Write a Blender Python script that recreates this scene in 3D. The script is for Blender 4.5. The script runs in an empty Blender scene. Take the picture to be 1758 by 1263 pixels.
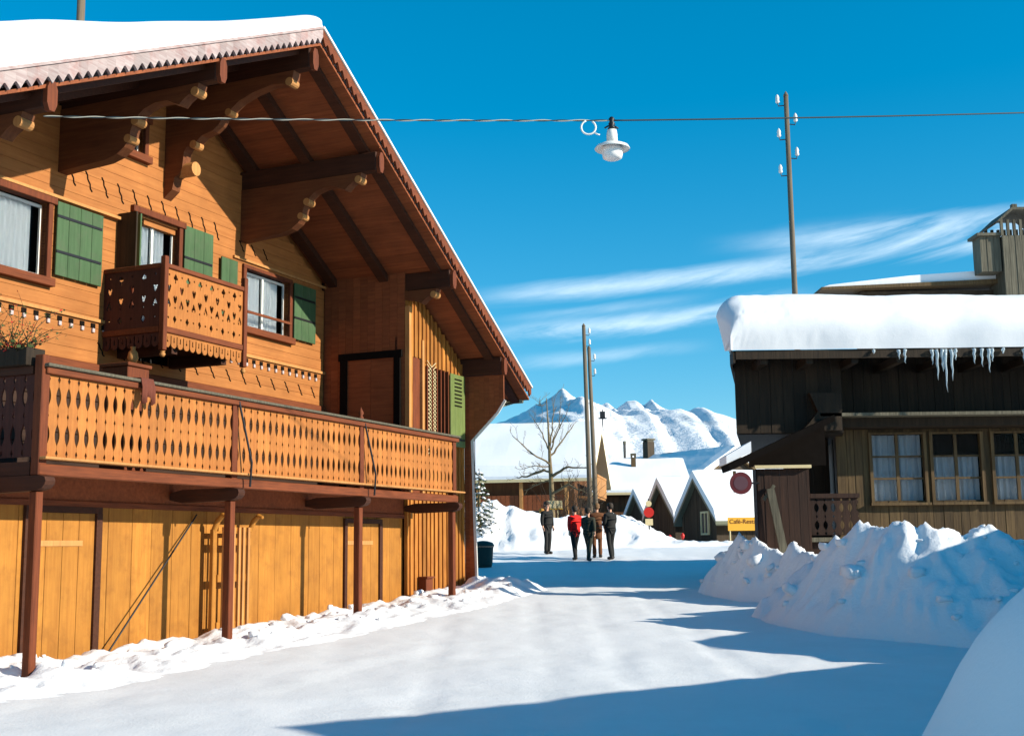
import bpy, bmesh, math, random
from mathutils import Vector, Matrix, noise
random.seed(7)
R = math.radians
scene = bpy.context.scene
COL = scene.collection

# ------------------------------------------------------------------ camera
F, CX, CY, HC = 2100.0, 879.0, 631.5, 1.62
PITCH, ROLL = math.atan(308.5 / F), 0.012
fw = Vector((0, math.cos(PITCH), math.sin(PITCH)))
up0 = Vector((0, -math.sin(PITCH), math.cos(PITCH)))
r0 = Vector((1, 0, 0))
rt = r0 * math.cos(ROLL) - up0 * math.sin(ROLL)
up = up0 * math.cos(ROLL) + r0 * math.sin(ROLL)
CAM = Vector((0, 0, HC))
cam = bpy.data.objects.new('camera', bpy.data.cameras.new('camera'))
COL.objects.link(cam)
cam.data.sensor_width = 36
cam.data.lens = F / 1758 * 36
cam.data.clip_start = 0.1
cam.data.clip_end = 20000
m = Matrix((rt, up, -fw)).transposed().to_4x4()
m.translation = CAM
cam.matrix_world = m
scene.camera = cam

def ray(x, y): return fw + rt * ((x - CX) / F) - up * ((y - CY) / F)
def W(x, y, Y):
    d = ray(x, y)
    return CAM + d * (Y / d.y)

# ------------------------------------------------------------------ object helpers
def link(o, parent=None):
    COL.objects.link(o)
    if parent is not None: o.parent = parent
    return o
def tag(o, label=None, cat=None, group=None, kind=None):
    if label: o['label'] = label
    if cat: o['category'] = cat
    if group: o['group'] = group
    if kind: o['kind'] = kind
    return o
def thing(name, label, cat, loc=(0, 0, 0), rz=0.0, group=None):
    o = bpy.data.objects.new(name, None)
    o.empty_display_size = 0.2
    o.location = loc
    o.rotation_euler = (0, 0, rz)
    link(o)
    return tag(o, label, cat, group)
def copy_tree(o, parent=None):
    c = o.copy()
    COL.objects.link(c)
    c.parent = parent
    for ch in list(o.children): copy_tree(ch, c)
    return c

class MB:
    def __init__(s): s.v, s.f = [], []
    def add(s, vs, fs):
        b = len(s.v)
        s.v += [tuple(v) for v in vs]
        s.f += [tuple(i + b for i in f) for f in fs]
        return s
    def box(s, x0, x1, y0, y1, z0, z1):
        vs = [(x, y, z) for x in (x0, x1) for y in (y0, y1) for z in (z0, z1)]
        return s.add(vs, [(0, 1, 3, 2), (4, 6, 7, 5), (0, 4, 5, 1), (2, 3, 7, 6), (0, 2, 6, 4), (1, 5, 7, 3)])
    def beam(s, p, q, w, h, upv=(0, 0, 1)):
        p, q = Vector(p), Vector(q)
        d = (q - p).normalized()
        a = d.cross(Vector(upv))
        if a.length < 1e-5: a = d.cross(Vector((1, 0, 0)))
        a.normalize()
        b = a.cross(d)
        vs = []
        for c in (p, q):
            for i, j in ((-1, -1), (1, -1), (1, 1), (-1, 1)):
                vs.append(c + a * (w / 2 * i) + b * (h / 2 * j))
        return s.add(vs, [(0, 3, 2, 1), (4, 5, 6, 7), (0, 1, 5, 4), (1, 2, 6, 5), (2, 3, 7, 6), (3, 0, 4, 7)])
    def tube(s, pts, rad, n=8, cap=True):
        pts = [Vector(p) for p in pts]
        if not isinstance(rad, (list, tuple)): rad = [rad] * len(pts)
        vs, fs = [], []
        ref = None
        for i, p in enumerate(pts):
            d = (pts[min(i + 1, len(pts) - 1)] - pts[max(i - 1, 0)])
            d.normalize()
            if ref is None:
                ref = d.cross(Vector((0, 0, 1)))
                if ref.length < 1e-3: ref = d.cross(Vector((1, 0, 0)))
            a = ref - d * ref.dot(d)
            if a.length < 1e-5: a = d.orthogonal()
            a.normalize()
            ref = a
            b = d.cross(a)
            for k in range(n):
                t = 2 * math.pi * k / n
                vs.append(p + (a * math.cos(t) + b * math.sin(t)) * rad[i])
        for i in range(len(pts) - 1):
            for k in range(n):
                k2 = (k + 1) % n
                fs.append((i * n + k, i * n + k2, (i + 1) * n + k2, (i + 1) * n + k))
        if cap:
            fs.append(tuple(range(n - 1, -1, -1)))
            fs.append(tuple((len(pts) - 1) * n + k for k in range(n)))
        return s.add(vs, fs)
    def lathe(s, prof, c=(0, 0, 0), n=20):
        vs, fs = [], []
        for r, z in prof:
            for k in range(n):
                t = 2 * math.pi * k / n
                vs.append((c[0] + r * math.cos(t), c[1] + r * math.sin(t), c[2] + z))
        for i in range(len(prof) - 1):
            for k in range(n):
                k2 = (k + 1) % n
                fs.append((i * n + k, i * n + k2, (i + 1) * n + k2, (i + 1) * n + k))
        fs.append(tuple(range(n - 1, -1, -1)))
        fs.append(tuple((len(prof) - 1) * n + k for k in range(n)))
        return s.add(vs, fs)
    def prism(s, poly, fn, t0, t1):
        """poly of (a,b); fn(a,b,t)->xyz; solid between t0 and t1"""
        n = len(poly)
        vs = [fn(a, b, t0) for a, b in poly] + [fn(a, b, t1) for a, b in poly]
        fs = [tuple(range(n - 1, -1, -1)), tuple(range(n, 2 * n))]
        for i in range(n):
            j = (i + 1) % n
            fs.append((i, j, n + j, n + i))
        return s.add(vs, fs)
    def ribbon(s, rows, fn, t0, t1):
        """rows: list of (left a, right a, b): solid strip board with a wavy outline"""
        vs, fs = [], []
        for l, r, z in rows:
            vs += [fn(l, z, t0), fn(r, z, t0), fn(l, z, t1), fn(r, z, t1)]
        for i in range(len(rows) - 1):
            a = i * 4
            b = a + 4
            fs += [(a, a + 1, b + 1, b), (a + 2, b + 2, b + 3, a + 3), (a, b, b + 2, a + 2), (a + 1, a + 3, b + 3, b + 1)]
        fs += [(0, 2, 3, 1), (len(vs) - 4, len(vs) - 3, len(vs) - 1, len(vs) - 2)]
        return s.add(vs, fs)
    def build(s, name, mat, parent=None, smooth=False, bevel=0, tri=False):
        me = bpy.data.meshes.new(name)
        bm = bmesh.new()
        bv = [bm.verts.new(v) for v in s.v]
        for f in s.f:
            try: bm.faces.new([bv[i] for i in f])
            except ValueError: pass
        bmesh.ops.recalc_face_normals(bm, faces=bm.faces)
        bm.to_mesh(me)
        bm.free()
        me.materials.append(mat)
        if smooth:
            for p in me.polygons: p.use_smooth = True
        o = bpy.data.objects.new(name, me)
        link(o, parent)
        if bevel:
            md = o.modifiers.new('bevel', 'BEVEL')
            md.width = bevel
            md.segments = 1
            md.limit_method = 'ANGLE'
            md.angle_limit = R(40)
        return o

def build_multi(name, parts, parent=None, bevel=0):
    allm = MB()
    counts = []
    for mb_, mt_ in parts:
        allm.add(mb_.v, mb_.f)
        counts.append((len(mb_.f), mt_))
    o = allm.build(name, counts[0][1], parent, bevel=bevel)
    k = 0
    for i, (n, mt_) in enumerate(counts):
        if i: o.data.materials.append(mt_)
        for p in o.data.polygons[k:k + n]: p.material_index = i
        k += n
    return o

def raster(mask, x0, x1, z0, z1, cell, fn, t0, t1):
    """solid sheet with cut-outs: mask(x,z) true where there is wood"""
    nx, nz = int(round((x1 - x0) / cell)), int(round((z1 - z0) / cell))
    on = [[mask(x0 + (i + .5) * cell, z0 + (j + .5) * cell) for j in range(nz)] for i in range(nx)]
    mb, idx = MB(), {}
    def vid(i, j, t):
        k = (i, j, t)
        if k not in idx:
            idx[k] = len(mb.v)
            mb.v.append(tuple(fn(x0 + i * cell, z0 + j * cell, t1 if t else t0)))
        return idx[k]
    g = lambda i, j: 0 <= i < nx and 0 <= j < nz and on[i][j]
    for i in range(nx):
        for j in range(nz):
            if not on[i][j]: continue
            for t in (0, 1):
                mb.f.append((vid(i, j, t), vid(i + 1, j, t), vid(i + 1, j + 1, t), vid(i, j + 1, t)))
            for di, dj, e in ((-1, 0, ((i, j), (i, j + 1))), (1, 0, ((i + 1, j), (i + 1, j + 1))), (0, -1, ((i, j), (i + 1, j))), (0, 1, ((i, j + 1), (i + 1, j + 1)))):
                if not g(i + di, j + dj):
                    mb.f.append((vid(*e[0], 0), vid(*e[1], 0), vid(*e[1], 1), vid(*e[0], 1)))
    return mb

# ------------------------------------------------------------------ materials
class NT:
    def __init__(s, nt): s.nt = nt
    def n(s, typ, **kw):
        nd = s.nt.nodes.new(typ)
        for k, v in kw.items():
            if k.startswith('i_'):
                nd.inputs[k[2:].replace('_', ' ')].default_value = v
            else: setattr(nd, k, v)
        return nd
    def l(s, a, b): s.nt.links.new(a, b)
def new_mat(name):
    mt = bpy.data.materials.new(name)
    mt.use_nodes = True
    nt = NT(mt.node_tree)
    return mt, nt, mt.node_tree.nodes['Principled BSDF']
def rgba(c): return (c[0], c[1], c[2], 1)
def math_(nt, op, a, b=None, clamp=False):
    nd = nt.n('ShaderNodeMath', operation=op)
    nd.use_clamp = clamp
    for i, v in enumerate((a, b)):
        if v is None: continue
        if isinstance(v, (int, float)): nd.inputs[i].default_value = v
        else: nt.l(v, nd.inputs[i])
    return nd.outputs[0]

def wood(name, c1, c2, grain='Z', scale=1.0, rough=.7, isl=.3, bump=.25, dirt=None, dirt_amt=.5):
    mt, nt, b = new_mat(name)
    tc = nt.n('ShaderNodeTexCoord')
    geo = nt.n('ShaderNodeNewGeometry')
    mp = nt.n('ShaderNodeMapping')
    sc = [26 * scale] * 3
    sc['XYZ'.index(grain)] = 1.6 * scale
    mp.inputs['Scale'].default_value = sc
    nt.l(tc.outputs['Object'], mp.inputs['Vector'])
    off = nt.n('ShaderNodeCombineXYZ')
    sh = math_(nt, 'MULTIPLY', geo.outputs['Random Per Island'], 40.0)
    for i in range(3): nt.l(sh, off.inputs[i])
    nt.l(off.outputs[0], mp.inputs['Location'])
    nz = nt.n('ShaderNodeTexNoise', i_Scale=1.0, i_Detail=6.0, i_Roughness=.62)
    nt.l(mp.outputs[0], nz.inputs['Vector'])
    rp = nt.n('ShaderNodeValToRGB')
    rp.color_ramp.elements[0].position = .32
    rp.color_ramp.elements[1].position = .68
    rp.color_ramp.elements[0].color = rgba(c2)
    rp.color_ramp.elements[1].color = rgba(c1)
    nt.l(nz.outputs['Fac'], rp.inputs[0])
    big = nt.n('ShaderNodeTexNoise', i_Scale=1.7, i_Detail=4.0, i_Roughness=.6)
    nt.l(tc.outputs['Object'], big.inputs['Vector'])
    val = math_(nt, 'ADD', math_(nt, 'MULTIPLY', geo.outputs['Random Per Island'], isl), 1 - isl / 2)
    val = math_(nt, 'MULTIPLY', val, math_(nt, 'ADD', math_(nt, 'MULTIPLY', big.outputs['Fac'], .6), .7))
    hsv = nt.n('ShaderNodeHueSaturation')
    nt.l(val, hsv.inputs['Value'])
    nt.l(rp.outputs[0], hsv.inputs['Color'])
    col = hsv.outputs[0]
    if dirt:
        d2 = nt.n('ShaderNodeTexNoise', i_Scale=3.1, i_Detail=7.0, i_Roughness=.7)
        nt.l(tc.outputs['Object'], d2.inputs['Vector'])
        dr = nt.n('ShaderNodeValToRGB')
        dr.color_ramp.elements[0].position = .5
        dr.color_ramp.elements[1].position = .68
        dr.color_ramp.elements[1].color = (dirt_amt,) * 3 + (1,)
        nt.l(d2.outputs['Fac'], dr.inputs[0])
        mx = nt.n('ShaderNodeMixRGB')
        mx.inputs[2].default_value = rgba(dirt)
        nt.l(dr.outputs[0], mx.inputs[0])
        nt.l(col, mx.inputs[1])
        col = mx.outputs[0]
    nt.l(col, b.inputs['Base Color'])
    b.inputs['Roughness'].default_value = rough
    b.inputs['Specular IOR Level'].default_value = .25
    bp = nt.n('ShaderNodeBump', i_Strength=bump, i_Distance=.02)
    nt.l(nz.outputs['Fac'], bp.inputs['Height'])
    nt.l(bp.outputs[0], b.inputs['Normal'])
    return mt

def plain(name, c, rough=.6, metal=0.0, var=.15, scale=9.0, bump=0.0, spec=.3):
    mt, nt, b = new_mat(name)
    tc = nt.n('ShaderNodeTexCoord')
    nz = nt.n('ShaderNodeTexNoise', i_Scale=scale, i_Detail=5.0)
    nt.l(tc.outputs['Object'], nz.inputs['Vector'])
    hsv = nt.n('ShaderNodeHueSaturation')
    hsv.inputs['Color'].default_value = rgba(c)
    nt.l(math_(nt, 'ADD', math_(nt, 'MULTIPLY', nz.outputs['Fac'], 2 * var), 1 - var), hsv.inputs['Value'])
    nt.l(hsv.outputs[0], b.inputs['Base Color'])
    b.inputs['Roughness'].default_value = rough
    b.inputs['Metallic'].default_value = metal
    b.inputs['Specular IOR Level'].default_value = spec
    if bump:
        bp = nt.n('ShaderNodeBump', i_Strength=bump, i_Distance=.02)
        nt.l(nz.outputs['Fac'], bp.inputs['Height'])
        nt.l(bp.outputs[0], b.inputs['Normal'])
    return mt

def snow_mat(name, c=(.80, .81, .83), s1=3.0, s2=26.0, b1=.5, b2=.35, dist=.05, dirt=0.0):
    mt, nt, b = new_mat(name)
    tc = nt.n('ShaderNodeTexCoord')
    n1 = nt.n('ShaderNodeTexNoise', i_Scale=s1, i_Detail=6.0, i_Roughness=.6)
    n2 = nt.n('ShaderNodeTexNoise', i_Scale=s2, i_Detail=5.0, i_Roughness=.65)
    for q in (n1, n2): nt.l(tc.outputs['Object'], q.inputs['Vector'])
    b.inputs['Base Color'].default_value = rgba(c)
    if dirt:
        n3 = nt.n('ShaderNodeTexNoise', i_Scale=.55, i_Detail=8.0, i_Roughness=.7)
        nt.l(tc.outputs['Object'], n3.inputs['Vector'])
        rp = nt.n('ShaderNodeValToRGB')
        rp.color_ramp.elements[0].position = .4
        rp.color_ramp.elements[1].position = .75
        rp.color_ramp.elements[0].color = rgba(c)
        rp.color_ramp.elements[1].color = rgba([c[0] * (1 - dirt), c[1] * (1 - dirt), c[2] * (1 - dirt * 1.1)])
        nt.l(n3.outputs['Fac'], rp.inputs[0])
        nt.l(rp.outputs[0], b.inputs['Base Color'])
    b.inputs['Roughness'].default_value = .65
    b.inputs['Specular IOR Level'].default_value = .2
    bp = nt.n('ShaderNodeBump', i_Strength=b1, i_Distance=dist)
    bp2 = nt.n('ShaderNodeBump', i_Strength=b2, i_Distance=dist * .3)
    nt.l(n1.outputs['Fac'], bp.inputs['Height'])
    nt.l(n2.outputs['Fac'], bp2.inputs['Height'])
    nt.l(bp.outputs[0], bp2.inputs['Normal'])
    nt.l(bp2.outputs[0], b.inputs['Normal'])
    return mt

M = {}
M['plank'] = wood('lower_plank_wood', (.385, .165, .026), (.30, .118, .017), 'Z', .8, isl=.24, bump=.15, dirt=(.20, .075, .012), dirt_amt=.5)
M['batten'] = wood('batten_wood', (.42, .175, .030), (.22, .07, .012), 'Z', 1.0, isl=.5, bump=.3)
M['log'] = wood('log_wall_wood', (.385, .150, .040), (.30, .106, .026), 'X', .7, isl=.10, bump=.15, dirt=(.30, .11, .03), dirt_amt=.45)
M['fret'] = wood('fretwork_wood', (.41, .155, .036), (.33, .112, .025), 'Z', 1.0, isl=.26, bump=.15, dirt=(.22, .08, .018), dirt_amt=.4)
M['brown'] = wood('brown_beam_wood', (.060, .019, .008), (.034, .011, .005), 'Y', .8, isl=.25, bump=.25)
M['soffit'] = wood('soffit_board_wood', (.25, .072, .024), (.17, .045, .015), 'Y', .7, isl=.25, bump=.2)
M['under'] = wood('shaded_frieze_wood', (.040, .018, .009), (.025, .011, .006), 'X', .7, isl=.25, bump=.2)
M['trim'] = wood('red_brown_trim', (.165, .040, .012), (.09, .021, .007), 'Z', 1.2, isl=.25, bump=.2)
M['trimx'] = wood('red_brown_rail', (.18, .046, .014), (.10, .025, .008), 'X', 1.2, isl=.25, bump=.2)
M['scroll'] = wood('carved_bracket_wood', (.15, .050, .016), (.095, .029, .010), 'Y', .8, isl=.2, bump=.2)
M['sideshade'] = wood('shaded_fretwork_wood', (.075, .022, .014), (.045, .013, .009), 'Z', 1.0, isl=.14, bump=.12)  # fretwork wood darkened to paint in the shade on the side faces
M['edge'] = wood('pale_cut_wood', (.46, .22, .07), (.36, .16, .05), 'Z', .8, isl=.2, bump=.1)
M['greyboard'] = wood('weathered_verge_board', (.37, .31, .30), (.25, .18, .175), 'X', .9, isl=.3, bump=.3, dirt=(.25, .06, .04), dirt_amt=.45)
M['green'] = wood('green_shutter_paint', (.062, .118, .052), (.042, .088, .036), 'Z', 1.0, isl=.25, bump=.2, rough=.6, dirt=(.075, .095, .055), dirt_amt=.6)
M['olive'] = wood('olive_shutter_paint', (.16, .20, .065), (.10, .14, .04), 'Z', 1.0, isl=.12, bump=.1, rough=.5)
M['darkwood'] = wood('dark_chalet_boards', (.030, .018, .009), (.013, .008, .004), 'Z', .8, isl=.5, bump=.35)  # dark timber, deepened so the eave's shade sits in the colour
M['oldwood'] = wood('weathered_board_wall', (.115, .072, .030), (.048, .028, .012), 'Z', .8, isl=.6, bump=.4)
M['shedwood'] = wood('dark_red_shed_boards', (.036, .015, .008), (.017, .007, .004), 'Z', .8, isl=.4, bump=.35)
M['shingle'] = wood('grey_shingle_wood', (.13, .115, .080), (.060, .052, .035), 'Z', 1.0, isl=.5, bump=.4)
M['farbrown'] = wood('far_house_boards', (.17, .075, .030), (.09, .038, .016), 'Z', .3, isl=.4, bump=.2)
M['fardark'] = wood('far_dark_boards', (.055, .038, .022), (.030, .020, .012), 'Z', .3, isl=.4, bump=.2)
M['polewood'] = wood('utility_pole_wood', (.17, .135, .095), (.10, .075, .05), 'Z', .6, isl=.2, bump=.3)
M['black'] = plain('blackened_wood', (.009, .007, .006), .95, var=.3, spec=.03)
M['iron'] = plain('dark_iron', (.03, .03, .033), .45, .6)
M['wire'] = plain('dark_cable', (.02, .035, .04), .5)
M['wirelight'] = plain('pale_cable_sheath', (.42, .40, .33), .4)
M['enamel'] = plain('white_enamel', (.72, .70, .66), .35, var=.06)
M['opal'] = plain('opal_lamp_glass', (.80, .77, .74), .2, var=.03, spec=.5)
M['white'] = plain('white_paint', (.74, .73, .68), .5, var=.06)
M['curtain'] = plain('curtain_cloth', (.78, .78, .76), .85, var=.05)
M['greycurtain'] = plain('net_curtain_cloth', (.40, .41, .42), .9, var=.12, scale=30)
M['pale'] = plain('weathered_pale_wood', (.42, .36, .36), .8)
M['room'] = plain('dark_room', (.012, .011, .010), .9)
M['redcloth'] = plain('red_cloth', (.13, .035, .02), .9)
M['redflower'] = plain('red_flower', (.45, .02, .015), .7)
M['leaf'] = plain('dark_leaf', (.045, .07, .02), .7, var=.3)
M['twig'] = plain('bare_twig', (.045, .03, .018), .8)
M['bark'] = plain('sunlit_bark', (.17, .125, .065), .85, var=.35, bump=.4)
M['needle'] = plain('spruce_needles', (.035, .055, .022), .75, var=.35)
M['snow'] = snow_mat('bank_snow', s1=4, s2=22, b1=.6, b2=.5)
M['roofsnow'] = snow_mat('roof_snow', s1=1.3, s2=30, b1=.25, b2=.2, dist=.04)
M['ground'] = snow_mat('road_snow', (.77, .775, .785), s1=2.2, s2=34, b1=.35, b2=.45, dist=.04, dirt=.08)
M['farsnow'] = snow_mat('far_roof_snow', s1=1, s2=8, b1=.3, b2=.2)
M['metalroof'] = plain('sheet_metal_edge', (.16, .17, .12), .5, .3)
M['jacket_red'] = plain('red_jacket_cloth', (.74, .016, .012), .8, var=.12)
M['cloth_black'] = plain('black_wool', (.018, .018, .017), .9, var=.25)
M['cloth_dark'] = plain('dark_olive_cloth', (.035, .037, .025), .9, var=.3)
M['cloth_brown'] = plain('brown_trouser_cloth', (.14, .055, .022), .9, var=.2)
M['cloth_tan'] = plain('tan_canvas', (.45, .22, .05), .85, var=.2)
M['skin'] = plain('skin', (.55, .30, .20), .55, var=.05)
M['hair'] = plain('dark_hair', (.03, .02, .012), .7)
M['hairlight'] = plain('light_brown_hair', (.16, .085, .035), .7)
M['boot'] = plain('dark_leather', (.022, .017, .013), .5)
M['signred'] = plain('sign_red', (.50, .025, .018), .4, var=.05)
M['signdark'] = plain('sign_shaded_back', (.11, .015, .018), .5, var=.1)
M['signyellow'] = plain('sign_yellow', (.85, .42, .045), .5, var=.06)
M['cream'] = plain('cream_board', (.62, .50, .28), .6, var=.1)
M['letter'] = plain('dark_red_lettering', (.13, .02, .015), .6, var=.05)
M['bingreen'] = plain('dark_green_bin', (.035, .055, .045), .45)
mt, nt, b = new_mat('ice')
b.inputs['Base Color'].default_value = (.75, .88, .95, 1)
b.inputs['Roughness'].default_value = .12
b.inputs['Transmission Weight'].default_value = .6
b.inputs['IOR'].default_value = 1.31
M['ice'] = mt
mt, nt, b = new_mat('window_glass')
b.inputs['Base Color'].default_value = (.9, .93, .95, 1)
b.inputs['Roughness'].default_value = .03
b.inputs['Transmission Weight'].default_value = 1.0
b.inputs['IOR'].default_value = 1.1
M['glass'] = mt

# ------------------------------------------------------------------ ground
GP = [(0, 0), (15, 0), (20, .2), (25, .42), (29, .6), (34, .88), (38, 1.15), (42, 1.5), (46, 1.65), (60, 1.95), (120, 2.6)]
def lerp_tab(tab, x):
    if x <= tab[0][0]: return tab[0][1]
    for (a, u), (b_, v) in zip(tab, tab[1:]):
        if x <= b_: return u + (v - u) * (x - a) / (b_ - a)
    return tab[-1][1]
def zg0(Y):
    return sum(lerp_tab(GP, Y + d) for d in (-1.5, -.75, 0, .75, 1.5)) / 5
def sm(a, b_, x):
    t = max(0.0, min(1.0, (x - a) / (b_ - a)))
    return t * t * (3 - 2 * t)
def zg(X, Y):
    z = zg0(Y)
    if -12 < X < 16 and -3 < Y < 70:
        z += .035 * noise.noise(Vector((X * .5, Y * .35, 0))) + .018 * noise.noise(Vector((X * 2.1, Y * 1.1, 3))) + .010 * noise.noise(Vector((X * 4.3, Y * 3.1, 5)))
        z -= .030 * sum(math.exp(-((X - c - .25 * noise.noise(Vector((c, Y * .18, 9)))) / .13) ** 2) for c in (-1.2, .3, 1.5, 2.9)) * (.4 + .9 * abs(noise.noise(Vector((X * .5, Y * .45, 11))))) * sm(4.2, 2.0, abs(X - .6))   # soft wheel ruts
    return z
def axis(lo, a, b_, hi, step):
    xs = [a + step * i for i in range(int(round((b_ - a) / step)) + 1)]
    d = step
    while xs[-1] < hi:
        d *= 1.5
        xs.append(min(hi, xs[-1] + d))
    d = step
    pre = []
    x = a
    while x > lo:
        d *= 1.5
        x = max(lo, x - d)
        pre.append(x)
    return pre[::-1] + xs
xs, ys = axis(-3000, -9, 12, 3000, .17), axis(-400, 5, 50, 6000, .17)
mb = MB()
for y in ys:
    for x in xs: mb.v.append((x, y, zg(x, y)))
nx = len(xs)
for j in range(len(ys) - 1):
    for i in range(nx - 1):
        a = j * nx + i
        mb.f.append((a, a + 1, a + nx + 1, a + nx))
tag(mb.build('ground', M['ground'], smooth=True), kind='structure')

# ------------------------------------------------------------------ chalet
TH = R(23.374)
B0 = Vector((-5.911, 15.588, 0))
RZ = math.pi / 2 - TH
Uv = Vector((math.sin(TH), math.cos(TH), 0))
Nv = Vector((math.cos(TH), -math.sin(TH), 0))
def CW(u, d, z): return B0 + Uv * u - Nv * d + Vector((0, 0, z))
chalet = thing('chalet', 'large sunlit orange wooden chalet with carved balconies and green shutters on the left', 'house', B0, RZ)
UR, ZR = 6.32, 11.11
SR, SL = .566, .475
def ztop(u): return ZR - (SR * (u - UR) if u > UR else SL * (UR - u))
UL_E, UR_E = -3.9, 16.1
MAIN_D, ANN_D, LOW_D = 3.3, 1.15, 1.25
FRONT = lambda a, b_, t: (a, t, b_)        # (u, z, depth)

# --- main log wall, courses with openings
OPEN = [(1.25, 3.10, 6.14, 7.36), (5.28, 6.45, 5.2, 7.74), (8.62, 10.22, 6.22, 7.40), (4.88, 5.40, 8.9, 9.5)]
mb = MB()
z, hc = 4.85, .205
while z < 10.9:
    z1 = min(z + hc, 10.75)
    lim = (UR - (ZR - .45 - z1) / SL, UR + (ZR - .45 - z1) / SR)
    a, b_ = max(.7, lim[0]), min(11.68, lim[1])
    cuts = sorted([(o[0], o[1]) for o in OPEN if o[2] < z1 - .02 and o[3] > z + .02])
    x = a
    segs = []
    for c0, c1 in cuts:
        if c0 > x: segs.append((x, min(c0, b_)))
        x = max(x, c1)
    if x < b_: segs.append((x, b_))
    for s0, s1 in segs:
        if s1 - s0 > .02: mb.box(s0, s1, MAIN_D, MAIN_D + .16, z + .002, z1 - .002)
    z += hc
    if z >= 10.7: break
LOGW = mb
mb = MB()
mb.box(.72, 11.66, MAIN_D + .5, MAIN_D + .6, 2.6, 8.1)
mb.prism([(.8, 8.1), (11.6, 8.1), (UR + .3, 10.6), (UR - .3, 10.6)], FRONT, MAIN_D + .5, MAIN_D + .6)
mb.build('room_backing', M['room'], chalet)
# base of the log wall above the terrace, shade painted in as dark wood
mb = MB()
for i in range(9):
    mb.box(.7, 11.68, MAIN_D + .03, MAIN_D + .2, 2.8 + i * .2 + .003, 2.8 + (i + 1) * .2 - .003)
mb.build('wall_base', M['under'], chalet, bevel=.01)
MB().box(.7, 11.70, MAIN_D - .05, MAIN_D + .03, 4.62, 4.84).build('sill_beam', M['trimx'], chalet, bevel=.01)
# --- carved friezes
mb = MB()
def s_cut(u, z, h=.33):
    pts = [(u, z + h / 2), (u + .05, z + h * .32), (u + .06, z + h * .1), (u + .12, z - h * .12), (u + .13, z - h * .36), (u + .18, z - h / 2)]
    for p, q in zip(pts, pts[1:]):
        mb.beam((p[0], MAIN_D - .006, p[1]), (q[0], MAIN_D - .006, q[1]), .022, .02, (0, 1, 0))
for i in range(11): s_cut(3.55 + i * .40, 8.02 - .004 * i)
for i in range(14): s_cut(4.4 + i * .52, 5.12, .22)
for i in range(6): s_cut(8.4 + i * .42, 7.86 - .1 * max(0, i - 2), .2) if i < 3 else None
FRZ = mb
mb, mp_ = MB(), MB()
u = 1.6
while u < 11.5:
    mb.box(u, u + .10, MAIN_D - .02, MAIN_D + .01, 5.465, 5.545)
    mp_.box(u + .02, u + .08, MAIN_D - .035, MAIN_D, 5.385, 5.455)
    u += .262
# sloping top boards that close the courses under the roof
gb = MB()
gb.prism([(.72, 7.55), (UR, 7.55), (UR, ZR - .33), (.72, ztop(.72) - .33)], FRONT, MAIN_D + .05, MAIN_D + .17)
gb.prism([(UR, 7.9), (11.66, 7.9), (11.66, ztop(11.66) - .33), (UR, ZR - .33)], FRONT, MAIN_D + .05, MAIN_D + .17) if False else None
for (a, b_) in ((.72, 4.6), (5.55, UR), (UR, 8.4), (8.4, 10.0), (10.0, 11.66)):
    zl = 7.62 if b_ < 8.5 else (6.9 if False else 7.62)
    ta, tb_ = ztop(a) - .33, ztop(b_) - .33
    zl = min(zl, min(ta, tb_) - .3)
    gb.prism([(a, zl), (b_, zl), (b_, tb_), (a, ta)], FRONT, MAIN_D + .05, MAIN_D + .17)
gb.v, gb.f = gb.v[8:], [tuple(i - 8 for i in f) for f in gb.f[6:]]
build_multi('log_wall', [(LOGW, M['log']), (gb, M['log']), (FRZ, M['black']), (mb, M['black']), (mp_, M['pale'])], chalet, bevel=.003)
mb = MB().box(.7, 11.69, MAIN_D - .045, MAIN_D - .001, 5.575, 5.63)
mb.box(1.0, 4.80, MAIN_D - .10, MAIN_D - .001, 7.50, 7.55)
mb.box(8.2, 11.69, MAIN_D - .05, MAIN_D - .001, 7.56, 7.61)
mb.build('belt_moulding', M['edge'], chalet)

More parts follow.
